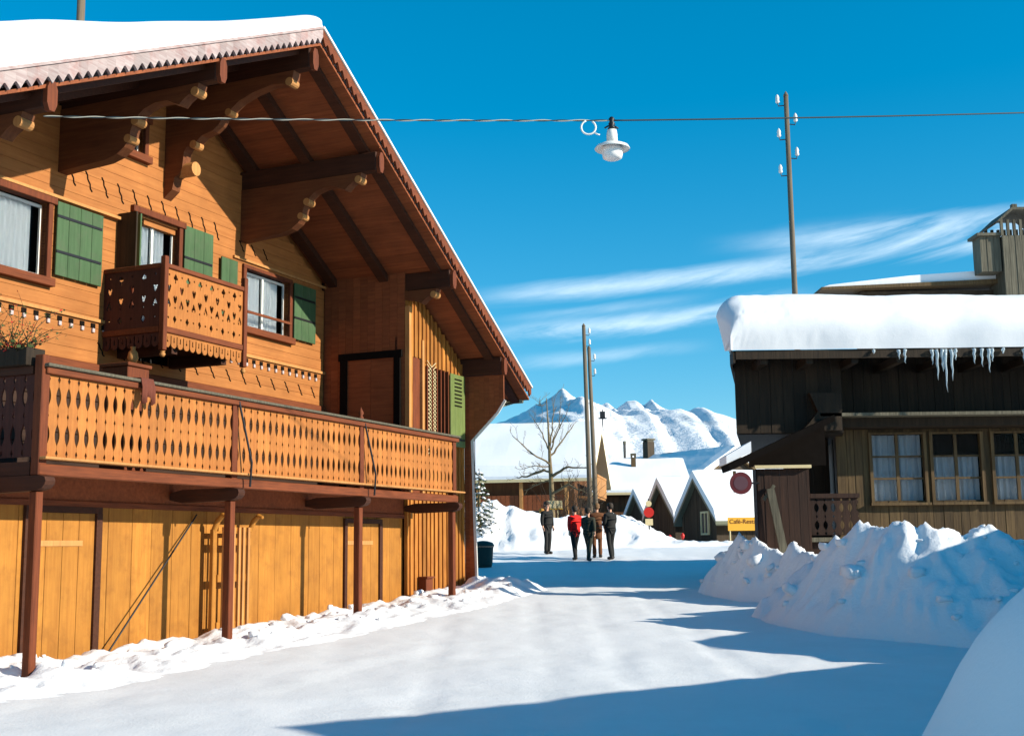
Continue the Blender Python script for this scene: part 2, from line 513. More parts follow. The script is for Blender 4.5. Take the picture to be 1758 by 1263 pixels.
# --- windows
def window(u0, u1, z0, z1, d, parent, frame_m, curtain=None, mull=2, sill=True, rail=False, name='window', lintel=True):
    w = bpy.data.objects.new(name, None)
    link(w, parent)
    t = .10
    f = MB()
    f.box(u0 - t, u0, d - .06, d + .10, z0 - .02, z1 + .02)
    f.box(u1, u1 + t, d - .06, d + .10, z0 - .02, z1 + .02)
    if lintel: f.box(u0 - t - .06, u1 + t + .06, d - .09, d + .10, z1 + .02, z1 + .14)
    else: f.box(u0 - t, u1 + t, d - .06, d + .10, z1 + .02, z1 + .10)
    f.build('frame', frame_m, w, bevel=.008)
    if sill:
        MB().box(u0 - t - .05, u1 + t + .05, d - .12, d + .10, z0 - .16, z0 - .02).build('sill', M['trimx'], w, bevel=.008)
    s = MB()
    for i in range(mull + 1):
        x = u0 + (u1 - u0) * i / mull
        s.box(x - .028, x + .028, d + .11, d + .15, z0, z1)
    s.box(u0, u1, d + .112, d + .148, z0, z0 + .05)
    s.box(u0, u1, d + .112, d + .148, z1 - .05, z1)
    s.build('sash', M['white'], w)
    MB().box(u0, u1, d + .128, d + .132, z0 + .05, z1 - .05).build('pane', M['glass'], w)
    if curtain:
        c = MB()
        for a, b_ in curtain:
            n = max(6, int((b_ - a) / .02))
            rows = []
            for i in range(n + 1):
                x = a + (b_ - a) * i / n
                dd = d + .19 + .03 * math.sin(x * 55) + .012 * math.sin(x * 131)
                rows.append(((x, dd, z0 + .02), (x, dd, z1 - .03)))
            vs = [p for r in rows for p in r]
            c.add(vs, [(2 * i, 2 * i + 2, 2 * i + 3, 2 * i + 1) for i in range(n)])
        c.build('curtain', M['curtain'], w, smooth=True)
    if rail:
        MB().box(u0, u1, d - .10, d - .06, z0 + .26, z0 + .31).build('guard_rail', M['trimx'], w)
    return w
window(1.25, 3.10, 6.14, 7.36, MAIN_D, chalet, M['trim'], [(1.27, 2.10), (2.22, 2.92)], 2)
window(8.62, 10.22, 6.22, 7.40, MAIN_D, chalet, M['trim'], [(8.64, 9.38), (9.46, 10.05)], 2, rail=True, lintel=False)
window(4.88, 5.40, 8.9, 9.5, MAIN_D, chalet, M['trim'], [(4.9, 5.05), (5.25, 5.38)], 1)
w = window(5.28, 6.45, 5.45, 7.74, MAIN_D, chalet, M['trim'], [(5.30, 5.84), (5.93, 6.25)], 2, name='balcony_door', sill=False)
# --- shutters
def shutter(u0, u1, z0, z1, d, mat, bars=(.2, .68), louvre=False):
    o = bpy.data.objects.new('shutter', None)
    link(o, chalet)
    n = max(2, int(round((u1 - u0) / .3)))
    b_ = MB()
    for i in range(n):
        a = u0 + (u1 - u0) * i / n
        b_.box(a + .003, u0 + (u1 - u0) * (i + 1) / n - .003, d - .05, d - .012, z0, z1)
    b_.build('board', mat, o, bevel=.006)
    for t in bars:
        zz = z1 - (z1 - z0) * t
        MB().box(u0, u1 - .04, d - .062, d - .05, zz - .022, zz + .022).build('strap_hinge', M['iron'], o)
    if louvre:
        l = MB()
        for i in range(8):
            zz = z1 - .12 - i * .09
            l.box(u0 + .2, u1 - .2, d - .066, d - .05, zz - .014, zz + .014)
        l.build('louvre_cut', M['black'], o)
    return o
shutter(3.27, 4.36, 6.20, 7.46, MAIN_D - .03, M['green'])
shutter(6.58, 7.46, 6.35, 7.84, MAIN_D - .03, M['green'], (.42, .85))
shutter(7.74, 8.28, 6.25, 7.48, MAIN_D - .03, M['green'], (.5, .85))
shutter(10.36, 11.22, 6.20, 7.45, MAIN_D - .03, M['green'], (.25, .62))
mb = MB().box(4.78, 4.815, MAIN_D - .44, MAIN_D - .02, 6.4, 7.62)
mb.build('open_shutter', M['darkwood'], chalet)  # dark wood stands in for shade on this leaf's face
MB().box(5.215, 5.25, MAIN_D - .16, MAIN_D - .065, 6.3, 7.72).build('open_shutter', M['green'], chalet)

# --- upper small balcony
ub = bpy.data.objects.new('upper_balcony', None)
link(ub, chalet)
BD = 2.0
def hole_pattern(u0, u1, z0, z1, n=13):
    W_, H_ = u1 - u0, z1 - z0
    hs = []
    p = W_ / n
    for i in range(n):
        c = u0 + (i + .5) * p
        if i % 2:
            hs += [('club', c, z1 - .14, .05), ('heart', c, z1 - .50, .052), ('dia', c, z0 + .16, .05), ('dot', c, z0 + .36, .018)]
        else:
            hs += [('dot', c, z1 - .10, .018), ('heart', c, z1 - .32, .052), ('spade', c, z0 + .42, .055), ('dot', c, z0 + .17, .02)]
    def mask(x, z):
        for k, cx, cz, r in hs:
            a, b_ = abs(x - cx), z - cz
            if a > .09 or abs(b_) > .13: continue
            if k == 'dot' and a * a + b_ * b_ < r * r: return False
            if k == 'dia' and a + abs(b_) * .7 < r: return False
            if k == 'club' and ((a - .028) ** 2 + b_ ** 2 < .028 ** 2 or a * a + (b_ - .04) ** 2 < .028 ** 2 or (a < .012 and -.09 < b_ < 0)): return False
            if k == 'heart':
                if -.085 < b_ < .055:
                    w_ = .052 * math.sqrt(max(0, min(1, (b_ + .085) / .10))) if b_ < .02 else .052 * (1 - ((b_ - .02) / .035) ** 2) ** .5 if b_ < .055 else 0
                    if a < w_ and not (b_ > .015 and a < (b_ - .015) * .6): return False
            if k == 'spade':
                if -.07 < b_ < .10:
                    w_ = .056 * (1 - (b_ + .02) / .12) if b_ > -.02 else .056 * max(0, 1 - ((b_ + .02) / .05) ** 2) ** .5
                    if a < w_ and not (b_ < -.02 and a < .02): return False
        return True
    return mask
U0, U1, Z0, Z1 = 4.58, 6.78, 5.44, 6.46
raster(hole_pattern(U0, U1, Z0, Z1), U0, U1, Z0, Z1, .0125, FRONT, BD, BD + .03).build('front_panel', M['fret'], ub)
SIDE = lambda a, b_, t: (t, a, b_)
raster(hole_pattern(BD + .06, MAIN_D, Z0, Z1, 5), BD + .06, MAIN_D, Z0, Z1, .014, SIDE, 4.52, 4.55).build('side_panel', M['sideshade'], ub)
raster(hole_pattern(BD + .06, MAIN_D, Z0, Z1), BD + .06, MAIN_D, Z0, Z1, .016, SIDE, 6.81, 6.84).build('side_panel', M['sideshade'], ub)
def tongues(u0, u1, n, zt, h):
    p = (u1 - u0) / n
    def mask(x, z):
        c = u0 + (int((x - u0) / p) + .5) * p
        a = abs(x - c)
        hw = p * .43
        if z < zt - h + hw:
            if a * a + (z - (zt - h + hw)) ** 2 > hw * hw: return False
        elif z < zt - .03 and a > hw: return False
        if a * a + (z - (zt - h * .55)) ** 2 < .018 ** 2 or (a < .009 and zt - h * .55 < z < zt - .06): return False
        return True
    return mask
raster(tongues(U0, U1, 13, 5.33, .24), U0, U1, 5.09, 5.33, .0115, FRONT, BD + .0, BD + .025).build('valance', M['fret'], ub)
raster(tongues(BD + .06, MAIN_D, 7, 5.33, .24), BD + .06, MAIN_D, 5.09, 5.33, .0125, SIDE, 4.52, 4.545).build('valance', M['sideshade'], ub)
for uu in (4.49, 6.78):
    MB().box(uu, uu + .10, BD - .05, BD + .055, 5.02, 6.66 if uu < 5 else 6.72).build('corner_post', M['trim'], ub, bevel=.01)
    mm = MB().lathe([(.0, -.10), (.035, -.09), (.055, -.05), (.03, -.01), (.05, 0.0)], (uu + .05, BD, 5.0), 10)
    mm.build('drop_finial', M['edge'], ub, smooth=True)
MB().box(4.59, 6.78, BD - .04, BD + .06, 6.46, 6.54).box(4.49, 4.585, BD + .06, MAIN_D, 6.46, 6.54).box(6.785, 6.88, BD + .06, MAIN_D, 6.46, 6.54).build('top_rail', M['trimx'], ub, bevel=.01)
MB().box(4.59, 6.78, BD - .03, BD + .06, 5.335, 5.44).box(4.495, 4.585, BD + .06, MAIN_D, 5.335, 5.44).build('bottom_rail', M['trimx'], ub, bevel=.01)
MB().box(4.60, 6.77, BD + .065, MAIN_D - .002, 5.22, 5.30).box(4.9, 5.05, BD + .1, MAIN_D - .002, 5.02, 5.215).box(6.3, 6.45, BD + .1, MAIN_D - .002, 5.02, 5.215).build('floor', M['brown'], ub)
mb = MB().lathe([(.0, -.30), (.05, -.28), (.10, -.20), (.08, -.10), (.04, -.05), (.055, 0)], (4.53, BD + .62, 5.12), 10)
mb.build('drop_finial', M['edge'], ub, smooth=True)

# --- purlins and brackets
def smooth_poly(pts, it=2):
    for _ in range(it):
        q = []
        for i in range(len(pts)):
            a, b_ = pts[i], pts[(i + 1) % len(pts)]
            q += [(a[0] * .75 + b_[0] * .25, a[1] * .75 + b_[1] * .25), (a[0] * .25 + b_[0] * .75, a[1] * .25 + b_[1] * .75)]
        pts = q
    return pts
PUR = [(-.2, 7.60), (3.42, 9.28), (6.12, 10.48), (8.55, 9.24), (11.82, 7.52), (14.57, 5.95)]
ZYU = lambda a, b_, t: (t, a, b_)
for i, (u, zc) in enumerate(PUR):
    p = bpy.data.objects.new('purlin', None)
    link(p, chalet)
    w = .09
    hh = .20
    end = MAIN_D if i < 5 else ANN_D
    zc2 = zc
    MB().box(u - w, u + w, .10, 11.5, zc2 - hh, zc2 + hh).build('beam', M['brown'], p, bevel=.02)
    MB().prism(smooth_poly([(u - w, zc2 - hh - .03), (u + w, zc2 - hh - .03), (u + w, zc2 + .18), (u - w, zc2 + .18)], 1), FRONT, .02, .098).build('carved_end', M['trim'], p)
    zb = zc2 - hh
    if i == 5: continue
    big = (i == 2)
    k = 1.25 if big else 1.0
    nose = [(.42, 0), (.46, -.15), (.52, -.20), (.60, -.16), (.70, -.22), (.80, -.31), (.90, -.27), (1.05, -.20), (1.30, -.20), (1.52, -.27), (1.63, -.36), (1.66, -.47),
            (1.74, -.50), (1.78, -.60), (1.80, -.74), (1.90, -.86), (2.05, -.96), (2.30, -1.03), (2.6, -1.05), (2.8, -1.06), (3.295, -1.10)]
    if big: nose = [(.42, 0), (.46, -.22), (.55, -.28), (.66, -.22), (.9, -.20), (1.3, -.28), (1.62, -.40), (1.78, -.52), (1.86, -.62), (1.98, -.66), (2.06, -.78), (2.2, -.88),
                    (2.45, -.94), (2.58, -1.05), (2.66, -1.13), (2.78, -1.10), (2.85, -1.2), (2.88, -1.5), (2.95, -1.62), (3.05, -1.66), (3.1, -1.9), (3.295, -2.05)]
    lim = end - .005
    nose = [(min(a, lim), b_) for a, b_ in nose if a <= lim or a == nose[-1][0]]
    poly = [(a, zb + b_ - (0 if b_ else .002)) for a, b_ in nose] + [(lim, zb - .002)]
    # cut into the two stacked timbers
    bk = MB().prism(poly, ZYU, u - .11, u + .11)
    # pale rolled noses
    nb = MB()
    for (a, b_, r) in ([(.50, -.13, .075), (1.70, -.44, .075), (1.84, -.72, .07)] if not big else [(.52, -.2, .08), (1.86, -.57, .07), (2.64, -1.08, .08)]):
        if a > lim - .1: continue
        nb.tube([(u - .115, a, zb + b_), (u + .115, a, zb + b_)], r, 12)
    build_multi('bracket', [(bk, M['scroll']), (nb, M['edge'])], p)
    if big:
        MB().tube([(u + .03, 2.66, 8.76), (u + .03, 3.29, 8.76)], .135, 16).build('log_end', M['edge'], p)

# --- roof deck, rafters
roof = bpy.data.objects.new('roof', None)
link(roof, chalet)
def deck(side, z_off, t, d0, d1, step, mat, name, parent, u_in=None, wv=None):
    mb = MB()
    ue = UR_E if side > 0 else UL_E
    s = SR if side > 0 else SL
    L = abs(ue - UR)
    n = int(L / step)
    for i in range(n):
        a0, a1 = i * L / n, (i + 1) * L / n - .004
        vs = []
        for a in (a0, a1):
            u = UR + side * a
            z = ZR + z_off - s * a
            for dz in (0, -t):
                for d in (d0, d1): vs.append((u, d, z + dz))
        mb.add(vs, [(0, 1, 3, 2), (4, 6, 7, 5), (0, 4, 5, 1), (2, 3, 7, 6), (0, 2, 6, 4), (1, 5, 7, 3)])
    return mb.build(name, mat, parent)
for sd in (1, -1):
    deck(sd, -.26, .05, .06, 12.0, .21, M['soffit'], 'soffit', roof)
    s, ue = (SR, UR_E) if sd > 0 else (SL, UL_E)
    a1 = abs(ue - UR) - .05
    for d in (.42, 1.75, 3.08):
        w = .11
        rh = .09 if d < 1 else .17
        off = -.312
        vs = []
        for a in (.02, a1):
            u = UR + sd * a
            for dz in (off, off - rh):
                for dd in (d - w, d + w): vs.append((u, dd, ZR - s * a + dz))
        MB().add(vs, [(0, 1, 3, 2), (4, 6, 7, 5), (0, 4, 5, 1), (2, 3, 7, 6), (0, 2, 6, 4), (1, 5, 7, 3)]).build('rafter', M['brown'], roof)
    deck(sd, -.08, .17, .07, 12.0, 20, M['shingle'], 'roof_slab', roof)
    # verge board with saw-tooth fringe
    n = int(math.hypot(a1, s * a1) / .195)
    poly_rows = MB()
    for i in range(n):
        t0, t1 = i / n, (i + 1) / n
        a0, a2 = t0 * (a1 + .05), t1 * (a1 + .05)
        am = (a0 + a2) / 2
        q = lambda a, dz: (UR + sd * a, ZR - s * a + dz)
        pl = [q(a0, .0), q(a2, .0), q(a2, -.16), q(a2 - .015, -.165), q(am + .035, -.215), q(am, -.265), q(am - .035, -.215), q(a0 + .015, -.165), q(a0, -.16)]
        poly_rows.prism(pl, FRONT, .0, .045)
    poly_rows.build('verge_board', M['greyboard'] if sd < 0 else M['trimx'], roof)
    cap = MB()
    q = lambda a, dz, d: (UR + sd * a, d, ZR - s * a + dz)
    vs = [q(a, dz, d) for a in (0, a1 + .08) for dz in (.004, .05) for d in (-.03, .10)]
    cap.add(vs, [(0, 1, 3, 2), (4, 6, 7, 5), (0, 4, 5, 1), (2, 3, 7, 6), (0, 2, 6, 4), (1, 5, 7, 3)])
    cap.build('verge_cap', M['greyboard'] if sd < 0 else M['white'], roof)
# gutter at the right eave
mb = MB()
zz = ztop(UR_E) - .30
mb.tube([(UR_E + .02, .25, zz), (UR_E + .02, 11.8, zz)], .075, 10)
mb.tube([(UR_E + .02, .5, zz - .04), (UR_E - .5, .8, zz - .22), (14.75, 1.2, zz - .6)], .035, 8)
mb.build('gutter', M['metalroof'], roof, smooth=True)

# snow on the roof
def snow_cover(sd):
    s, ue = (SR, UR_E) if sd > 0 else (SL, UL_E)
    L = abs(ue - UR) + .10
    na, nd = 60, 50
    mb = MB()
    D0, D1 = .02, 12.1
    idx = {}
    for i in range(na + 1):
        a = L * i / na
        for j in range(nd + 1):
            tj = (j / nd) ** 1.8
            d = D0 + (D1 - D0) * tj
            T = (.30 + .42 * sm(.5, 8.5, a)) if sd < 0 else (.20 + .14 * sm(0, 3, a))
            T *= 1 + .16 * noise.noise(Vector((a * .45, d * .4, sd * 5)))
            e = min((d - D0) / .55, (D1 - d) / .5, 1) if True else 1
            e2 = min((L - a) / .35, 1)
            prof = math.sqrt(max(0, 1 - (1 - max(0, e)) ** 2)) * math.sqrt(max(0, 1 - (1 - max(0, e2)) ** 2))
            if sd < 0: prof = prof * .82 + .18 * (1 if e > 0 else 0)
            mb.v.append((UR + sd * a, d, ZR + .052 - s * a + T * prof))
    for i in range(na):
        for j in range(nd):
            k = i * (nd + 1) + j
            mb.f.append((k, k + 1, k + nd + 2, k + nd + 1))
    return mb.build('snow_cover', M['roofsnow'], roof, smooth=True)
snow_cover(1)
snow_cover(-1)

# --- annex (right end of the facade)
ann = bpy.data.objects.new('annex', None)
link(ann, chalet)
mb = MB()
AO = [(12.0, 12.33, 2.8, 5.88), (12.58, 13.62, 3.6, 5.72)]
u = 11.74
k = 0
while u < 14.58:
    w_ = .088 + .03 * random.random()
    dep = 0 if k % 2 else .035
    segs = [(-.3, ztop(u + w_) - .42)]
    for o in AO:
        if u < o[1] and u + w_ > o[0]:
            segs = [x for s0 in segs for x in ((s0[0], o[2]), (o[3], s0[1]))]
    for s0, s1 in segs:
        if s1 > s0: mb.box(u, min(u + w_, 14.59), ANN_D + dep - .02, ANN_D + .09, s0, s1)
    u += w_ + .001
    k += 1
mb.build('batten_wall', M['batten'], ann)
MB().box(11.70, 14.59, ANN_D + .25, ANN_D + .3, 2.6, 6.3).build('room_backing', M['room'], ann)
mb = MB()
d = ANN_D + .06
for i in range(11):
    a0 = d + i * (MAIN_D - d) / 11
    mb.box(11.70, 11.735, a0 + .002, a0 + (MAIN_D - d) / 11 - .002, 2.7, 7.75)
mb.build('side_wall', M['soffit'], ann)
o = bpy.data.objects.new('door', None)
link(o, ann)
MB().box(11.64, 11.698, 1.30, 1.46, 2.8, 5.95).box(11.64, 11.698, 2.66, 2.84, 2.8, 5.95).box(11.635, 11.698, 1.26, 2.88, 5.84, 6.0).build('frame', M['black'], o)
MB().box(11.672, 11.699, 1.46, 2.05, 2.8, 5.84).box(11.672, 11.699, 2.056, 2.66, 2.8, 5.84).build('leaf', M['soffit'], o)
MB().box(11.70, 11.80, ANN_D - .06, ANN_D + .05, 2.8, 6.98).build('corner_board', M['edge'], ann)
o = bpy.data.objects.new('narrow_door', None)
link(o, ann)
MB().box(12.0, 12.33, ANN_D + .01, ANN_D + .05, 2.8, 5.88).build('leaf', M['trim'], o)
MB().box(12.33, 12.42, ANN_D - .06, ANN_D + .05, 2.8, 6.3).build('jamb', M['edge'], o)
wn = bpy.data.objects.new('lattice_window', None)
link(wn, ann)
mb = MB()
for i in range(22):
    zz = 3.7 + i * .09
    mb.beam((12.58, ANN_D - .03, zz), (13.05, ANN_D - .03, zz + .28), .014, .014)
    mb.beam((12.58, ANN_D - .045, zz + .28), (13.05, ANN_D - .045, zz), .014, .014)
mb.build('lattice', M['cream'], wn)
mb = MB()
for x in (12.56, 12.82, 13.05, 13.24, 13.42, 13.62):
    mb.box(x - .02, x + .02, ANN_D - .07, ANN_D + .03, 3.6, 5.74)
mb.build('bar', M['trim'], wn)
shutter(13.72, 14.50, 4.0, 5.72, ANN_D - .03, M['olive'], (.9,), louvre=True)
# wing wall carrying the eave
wing = [(1.15, -.2), (.86, -.2), (.98, 4.18), (.30, 4.83), (.10, 5.12), (.10, 5.73), (1.15, 5.73)]
mb = MB()
def clipx(poly, a0, a1):
    out = []
    for sgn, lim in ((1, a0), (-1, a1)):
        src = poly if sgn == 1 else out
        res = []
        for i in range(len(src)):
            p, q = src[i], src[(i + 1) % len(src)]
            pin, qin = sgn * (p[0] - lim) >= 0, sgn * (q[0] - lim) >= 0
            if pin: res.append(p)
            if pin != qin:
                t = (lim - p[0]) / (q[0] - p[0])
                res.append((lim, p[1] + t * (q[1] - p[1])))
        out = res
    return out
for i in range(8):
    pl = clipx(wing, .08 + i * .134, .08 + (i + 1) * .134 - .003)
    if len(pl) > 2: mb.prism(pl, ZYU, 14.605, 14.65)
mb.build('wing_wall', M['soffit'], ann)
mb = MB()
ed = [(.86, -.2), (.98, 4.18), (.30, 4.83), (.10, 5.12)]
for p, q in zip(ed, ed[1:]):
    mb.beam((14.63, p[0] - .02, p[1]), (14.63, q[0] - .02, q[1]), .09, .03, (1, 0, 0))
mb.build('sunlit_wing_edge', M['white'], ann)  # white colour stands in for sunlight on the front edge

# --- lower wall
low = bpy.data.objects.new('lower_wall', None)
link(low, chalet)
mb = MB()
u = -2.6
while u < 11.68:
    w_ = .30 + .30 * random.random()
    e = min(u + w_, 11.69)
    mb.box(u + .004, e - .004, LOW_D + .004 * random.random(), LOW_D + .06, -.4, 2.76)
    u = e + .0005
mb.build('plank_wall', M['plank'], low, bevel=.006)
MB().box(-2.6, 14.5, LOW_D + .07, LOW_D + .1, -.4, 2.7).build('wall_backing', M['black'], low)
MB().box(-2.6, 11.70, LOW_D - .05, LOW_D - .002, 2.28, 2.36).build('ledger', M['trimx'], low)
MB().box(-2.6, 11.70, LOW_D - .02, LOW_D - .002, 2.36, 2.75).build('fascia', M['soffit'], low)
def door_low(u0, u1, zt, jambs=(1, 1)):
    o = bpy.data.objects.new('plank_door', None)
    link(o, low)
    mm = MB()
    if jambs[0]: mm.box(u0 - .10, u0, LOW_D - .05, LOW_D + .02, -.4, zt)
    if jambs[1]: mm.box(u1, u1 + .12, LOW_D - .06, LOW_D + .02, -.4, zt)
    mm.box(u0 - .1, u1 + .12, LOW_D - .055, LOW_D + .02, zt, zt + .09)
    mm.build('frame', M['brown'], o)
    n = 4
    mm = MB()
    for i in range(n):
        mm.box(u0 + (u1 - u0) * i / n + .004, u0 + (u1 - u0) * (i + 1) / n - .004, LOW_D - .022, LOW_D - .003, -.4, zt)
    mm.build('leaf', M['plank'], o, bevel=.004)
    MB().box(u0 + .03, u1 - .25, LOW_D - .035, LOW_D - .022, 1.72, 1.80).build('ledge_batten', M['edge'], o)
door_low(.95, 2.22, 2.19)
door_low(9.32, 10.6, 2.15, (1, 1))

# --- main balcony
bal = bpy.data.objects.new('balcony', None)
link(bal, chalet)
POST = [-.10, 3.93, 7.85, 11.76]
for i, u in enumerate(POST):
    mm = MB().box(u - .06, u + .06, .03, .16, -.4, 2.40)
    mm.build('post', M['trim'], bal, bevel=.012)
    mm = MB().box(u - .07, u + .07, .01, .15, 2.60, 4.02 if i else 4.14)
    mm.build('rail_post', M['trim'], bal, bevel=.01)
    poly = smooth_poly([(-.10, 2.60), (-.14, 2.5), (-.04, 2.41), (.25, 2.40), (LOW_D - .05, 2.38), (LOW_D - .05, 2.595), (.2, 2.595)], 1)
    MB().prism(poly, ZYU, u - .085, u + .085).build('bearer', M['brown'], bal)
for u in (3.93, 7.85):
    MB().tube([(u + .03, -.02, 3.96), (u + .20, -.16, 3.0), (u + .22, -.12, 2.62)], .018, 6).build('stay_rod', M['iron'], bal)
MB().box(-.16, 11.9, .0, .14, 2.60, 2.745).build('edge_beam', M['trimx'], bal, bevel=.012)
mb = MB()
for i in range(14): mb.box(-.05, 11.68, .15 + i * .226, .15 + (i + 1) * .226 - .006, 2.70, 2.76)
mb.build('floor', M['soffit'], bal)
MB().box(-.16, 12.05, -.10, .14, 2.800, 2.835).build('ledge', M['edge'], bal, bevel=.008)
MB().box(-.12, 11.9, -.03, .14, 3.90, 3.985).build('top_rail', M['trimx'], bal, bevel=.01)
MB().box(-.14, 11.92, -.07, .17, 3.987, 4.03).build('hand_rail', M['shingle'], bal, bevel=.01)
def hw_at(t):
    """half hole width between two boards at height fraction t"""
    def lens(c, h, w):
        x = (t - c) / h
        return w * (1 - x * x) ** 1.0 if abs(x) < 1 else 0
    def dia(c, h, w):
        x = abs(t - c) / h
        return w * (1 - x) if x < 1 else 0
    return max(.002, lens(.74, .13, .043), lens(.27, .13, .043), dia(.95, .045, .028), dia(.505, .038, .022), dia(.05, .042, .026))
def fret_panel(a0, a1, z0, z1, fn, t0, t1, name, mat, parent, pitch=.178):
    n = int(round((a1 - a0) / pitch))
    p = (a1 - a0) / n
    mb = MB()
    ts = [i / 44 for i in range(45)]
    for i in range(n):
        l, r = a0 + i * p, a0 + (i + 1) * p
        jit = random.uniform(-.004, .004)
        mb.ribbon([(l + hw_at(t) + jit * .5, r - hw_at(t) + jit * .5, z0 + (z1 - z0) * t) for t in ts], fn, t0 + jit * .6, t1 + jit * .6)
    return mb.build(name, mat, parent)
for a, b_ in zip(POST, POST[1:]):
    fret_panel(a + .075, b_ - .075, 2.84, 3.895, FRONT, .035, .06, 'fretwork_panel', M['fret'], bal)
fret_panel(.16, MAIN_D - .05, 2.84, 3.895, lambda a, b_, t: (t, a, b_), -.12, -.095, 'end_panel', M['sideshade'], bal)
MB().box(-.17, -.03, .175, MAIN_D - .002, 3.90, 4.0).box(-.17, -.03, .16, MAIN_D - .002, 2.60, 2.775).build('end_rail', M['brown'], bal)

# --- rest of the house body
mb = MB()
mb.box(.72, .9, MAIN_D + .17, 11.5, 2.6, 8.0)
mb.box(14.40, 14.60, ANN_D + .12, 11.5, -.4, 6.0)
mb.box(-2.6, -2.4, LOW_D + .11, 11.5, -.4, 2.7)
mb.box(-2.6, 14.60, 11.51, 11.7, -.4, 6.1)
mb.build('rear_wall', M['soffit'], chalet)

# ------------------------------------------------------------------ things on and by the chalet
# horn sled leaning upright
sl = thing('horn_sled', 'tall wooden horn sled standing upright against planks behind balcony post', 'sled', CW(5.25, .0, 0), RZ)
SD0, SD1 = LOW_D - .16, LOW_D - .06
for x in (-.46, .54):
    mm = MB()
    mm.box(x - .05, x + .05, 1.0, 1.08, .0, 1.98)
    pts = [(x, 1.04, 1.95), (x, .96, 2.12), (x - .02, .84, 2.22), (x - .04, .74, 2.18)]
    mm.tube(pts, [.05, .05, .045, .03], 8)
    mm.build('runner', M['plank'], sl, bevel=.01)
mm = MB()
for x in (-.30, -.16, -.03, .12, .24, .38):
    mm.box(x - .026, x + .026, .93, .97, .05, 2.02)
mm.build('slat', M['edge'], sl)
for z in (.35, 1.12, 1.72):
    MB().box(-.42, .50, .97, 1.0, z, z + .12).build('crossbar', M['plank'], sl)
for z in (1.95,):
    MB().box(-.42, .50, .972, 1.02, z, z + .07).build('crossbar', M['plank'], sl)
# leaning pole
p0, p1 = CW(2.33, LOW_D - .22, .15), CW(4.55, LOW_D - .045, 2.22)
o = MB().tube([Vector((0, 0, 0)), p1 - p0], .014, 8).build('leaning_pole', M['iron'])
o.location = p0
tag(o, 'thin dark pole leaning diagonally across the sunlit lower plank wall', 'pole')
# wooden box on battens
bx = thing('wall_box', 'small brown wooden box fixed low on the batten wall', 'box', CW(12.35, ANN_D - .14, .62), RZ)
MB().box(-.16, .16, -.08, .11, 0, .36).build('case', M['trim'], bx, bevel=.01)
MB().box(-.19, .19, -.12, .115, .362, .40).build('lid', M['trim'], bx)
MB().box(-.03, .03, -.04, .04, -.14, -.003).build('spout', M['iron'], bx)
# red cloth over the rail
mm = MB()
n = 10
vs = []
for i in range(n + 1):
    x = -.13 + .26 * i / n
    dd = .02 * math.sin(i * 1.7)
    for k_, (y, z) in enumerate(((.16, -.18), (.15, .005), (.04, .02), (-.10, .01), (-.13 + dd, -.12), (-.125 + dd * 1.4, -.30 - .06 * math.sin(i * .9)))):
        vs.append((x, y, z))
for i in range(n):
    for k_ in range(5):
        a = i * 6 + k_
        mm.f.append((a, a + 1, a + 7, a + 6))
mm.v = vs
o = mm.build('cloth', M['redcloth'], smooth=True)
o.location, o.rotation_euler = CW(1.72, .03, 4.032), (0, 0, RZ)
md = o.modifiers.new('thick', 'SOLIDIFY')
md.thickness = .012
tag(o, 'small dark red cloth hanging over the lower balcony rail', 'cloth')
# carved ornament on the rail
o = MB().lathe([(.0, 0), (.06, .0), (.05, .04), (.03, .07), (.055, .12), (.03, .17), (.012, .21), (0, .24)], n=12).build('rail_ornament', M['trim'], smooth=True)
o.location = CW(7.85, .05, 4.031)
tag(o, 'small turned wooden knob on balcony rail before the shaded door', 'ornament')
# wooden box on the terrace
bx = thing('wooden_chest', 'dark red wooden chest on the terrace beneath the small upper balcony', 'chest', CW(2.62, 1.1, 2.765), RZ)
MB().box(-.24, .24, -.25, .25, 0, 1.62).build('body', M['trim'], bx, bevel=.012)
MB().box(-.27, .27, -.28, .28, 1.622, 1.68).build('lid', M['trimx'], bx, bevel=.01)
# shrub in a flower box at the balcony end
fb = thing('potted_shrub', 'twiggy shrub with red flowers in a box on balcony corner', 'plant', CW(-.10, .95, 4.0), RZ)
MB().box(-.16, .16, -.75, .75, 0.003, .24).build('flower_box', M['darkwood'], fb, bevel=.01)
tw, lf, fl = MB(), MB(), MB()
rnd = random.Random(3)
for i in range(60):
    y = rnd.uniform(-.65, .65)
    p = Vector((rnd.uniform(-.08, .08), y, .2))
    d = Vector((rnd.uniform(-.5, .5), rnd.uniform(-.6, .6), rnd.uniform(.4, 1.2))).normalized()
    pts, rad = [p.copy()], [.008]
    L = rnd.uniform(.25, .95)
    for s in range(5):
        d = (d + Vector((rnd.uniform(-.5, .5), rnd.uniform(-.5, .5), rnd.uniform(-.35, .3)))).normalized()
        p = p + d * L / 5
        pts.append(p.copy())
        rad.append(.008 - .0013 * (s + 1))
        for q in range(3):
            c = p + Vector((rnd.uniform(-.06, .06), rnd.uniform(-.06, .06), rnd.uniform(-.05, .05)))
            e1 = Vector((rnd.uniform(-1, 1), rnd.uniform(-1, 1), rnd.uniform(-1, 1))).normalized() * .026
            e2 = e1.orthogonal().normalized() * .015
            (lf if rnd.random() < .8 else fl).add([c - e1, c + e2, c + e1, c - e2], [(0, 1, 2, 3)])
    tw.tube(pts, rad, 5)
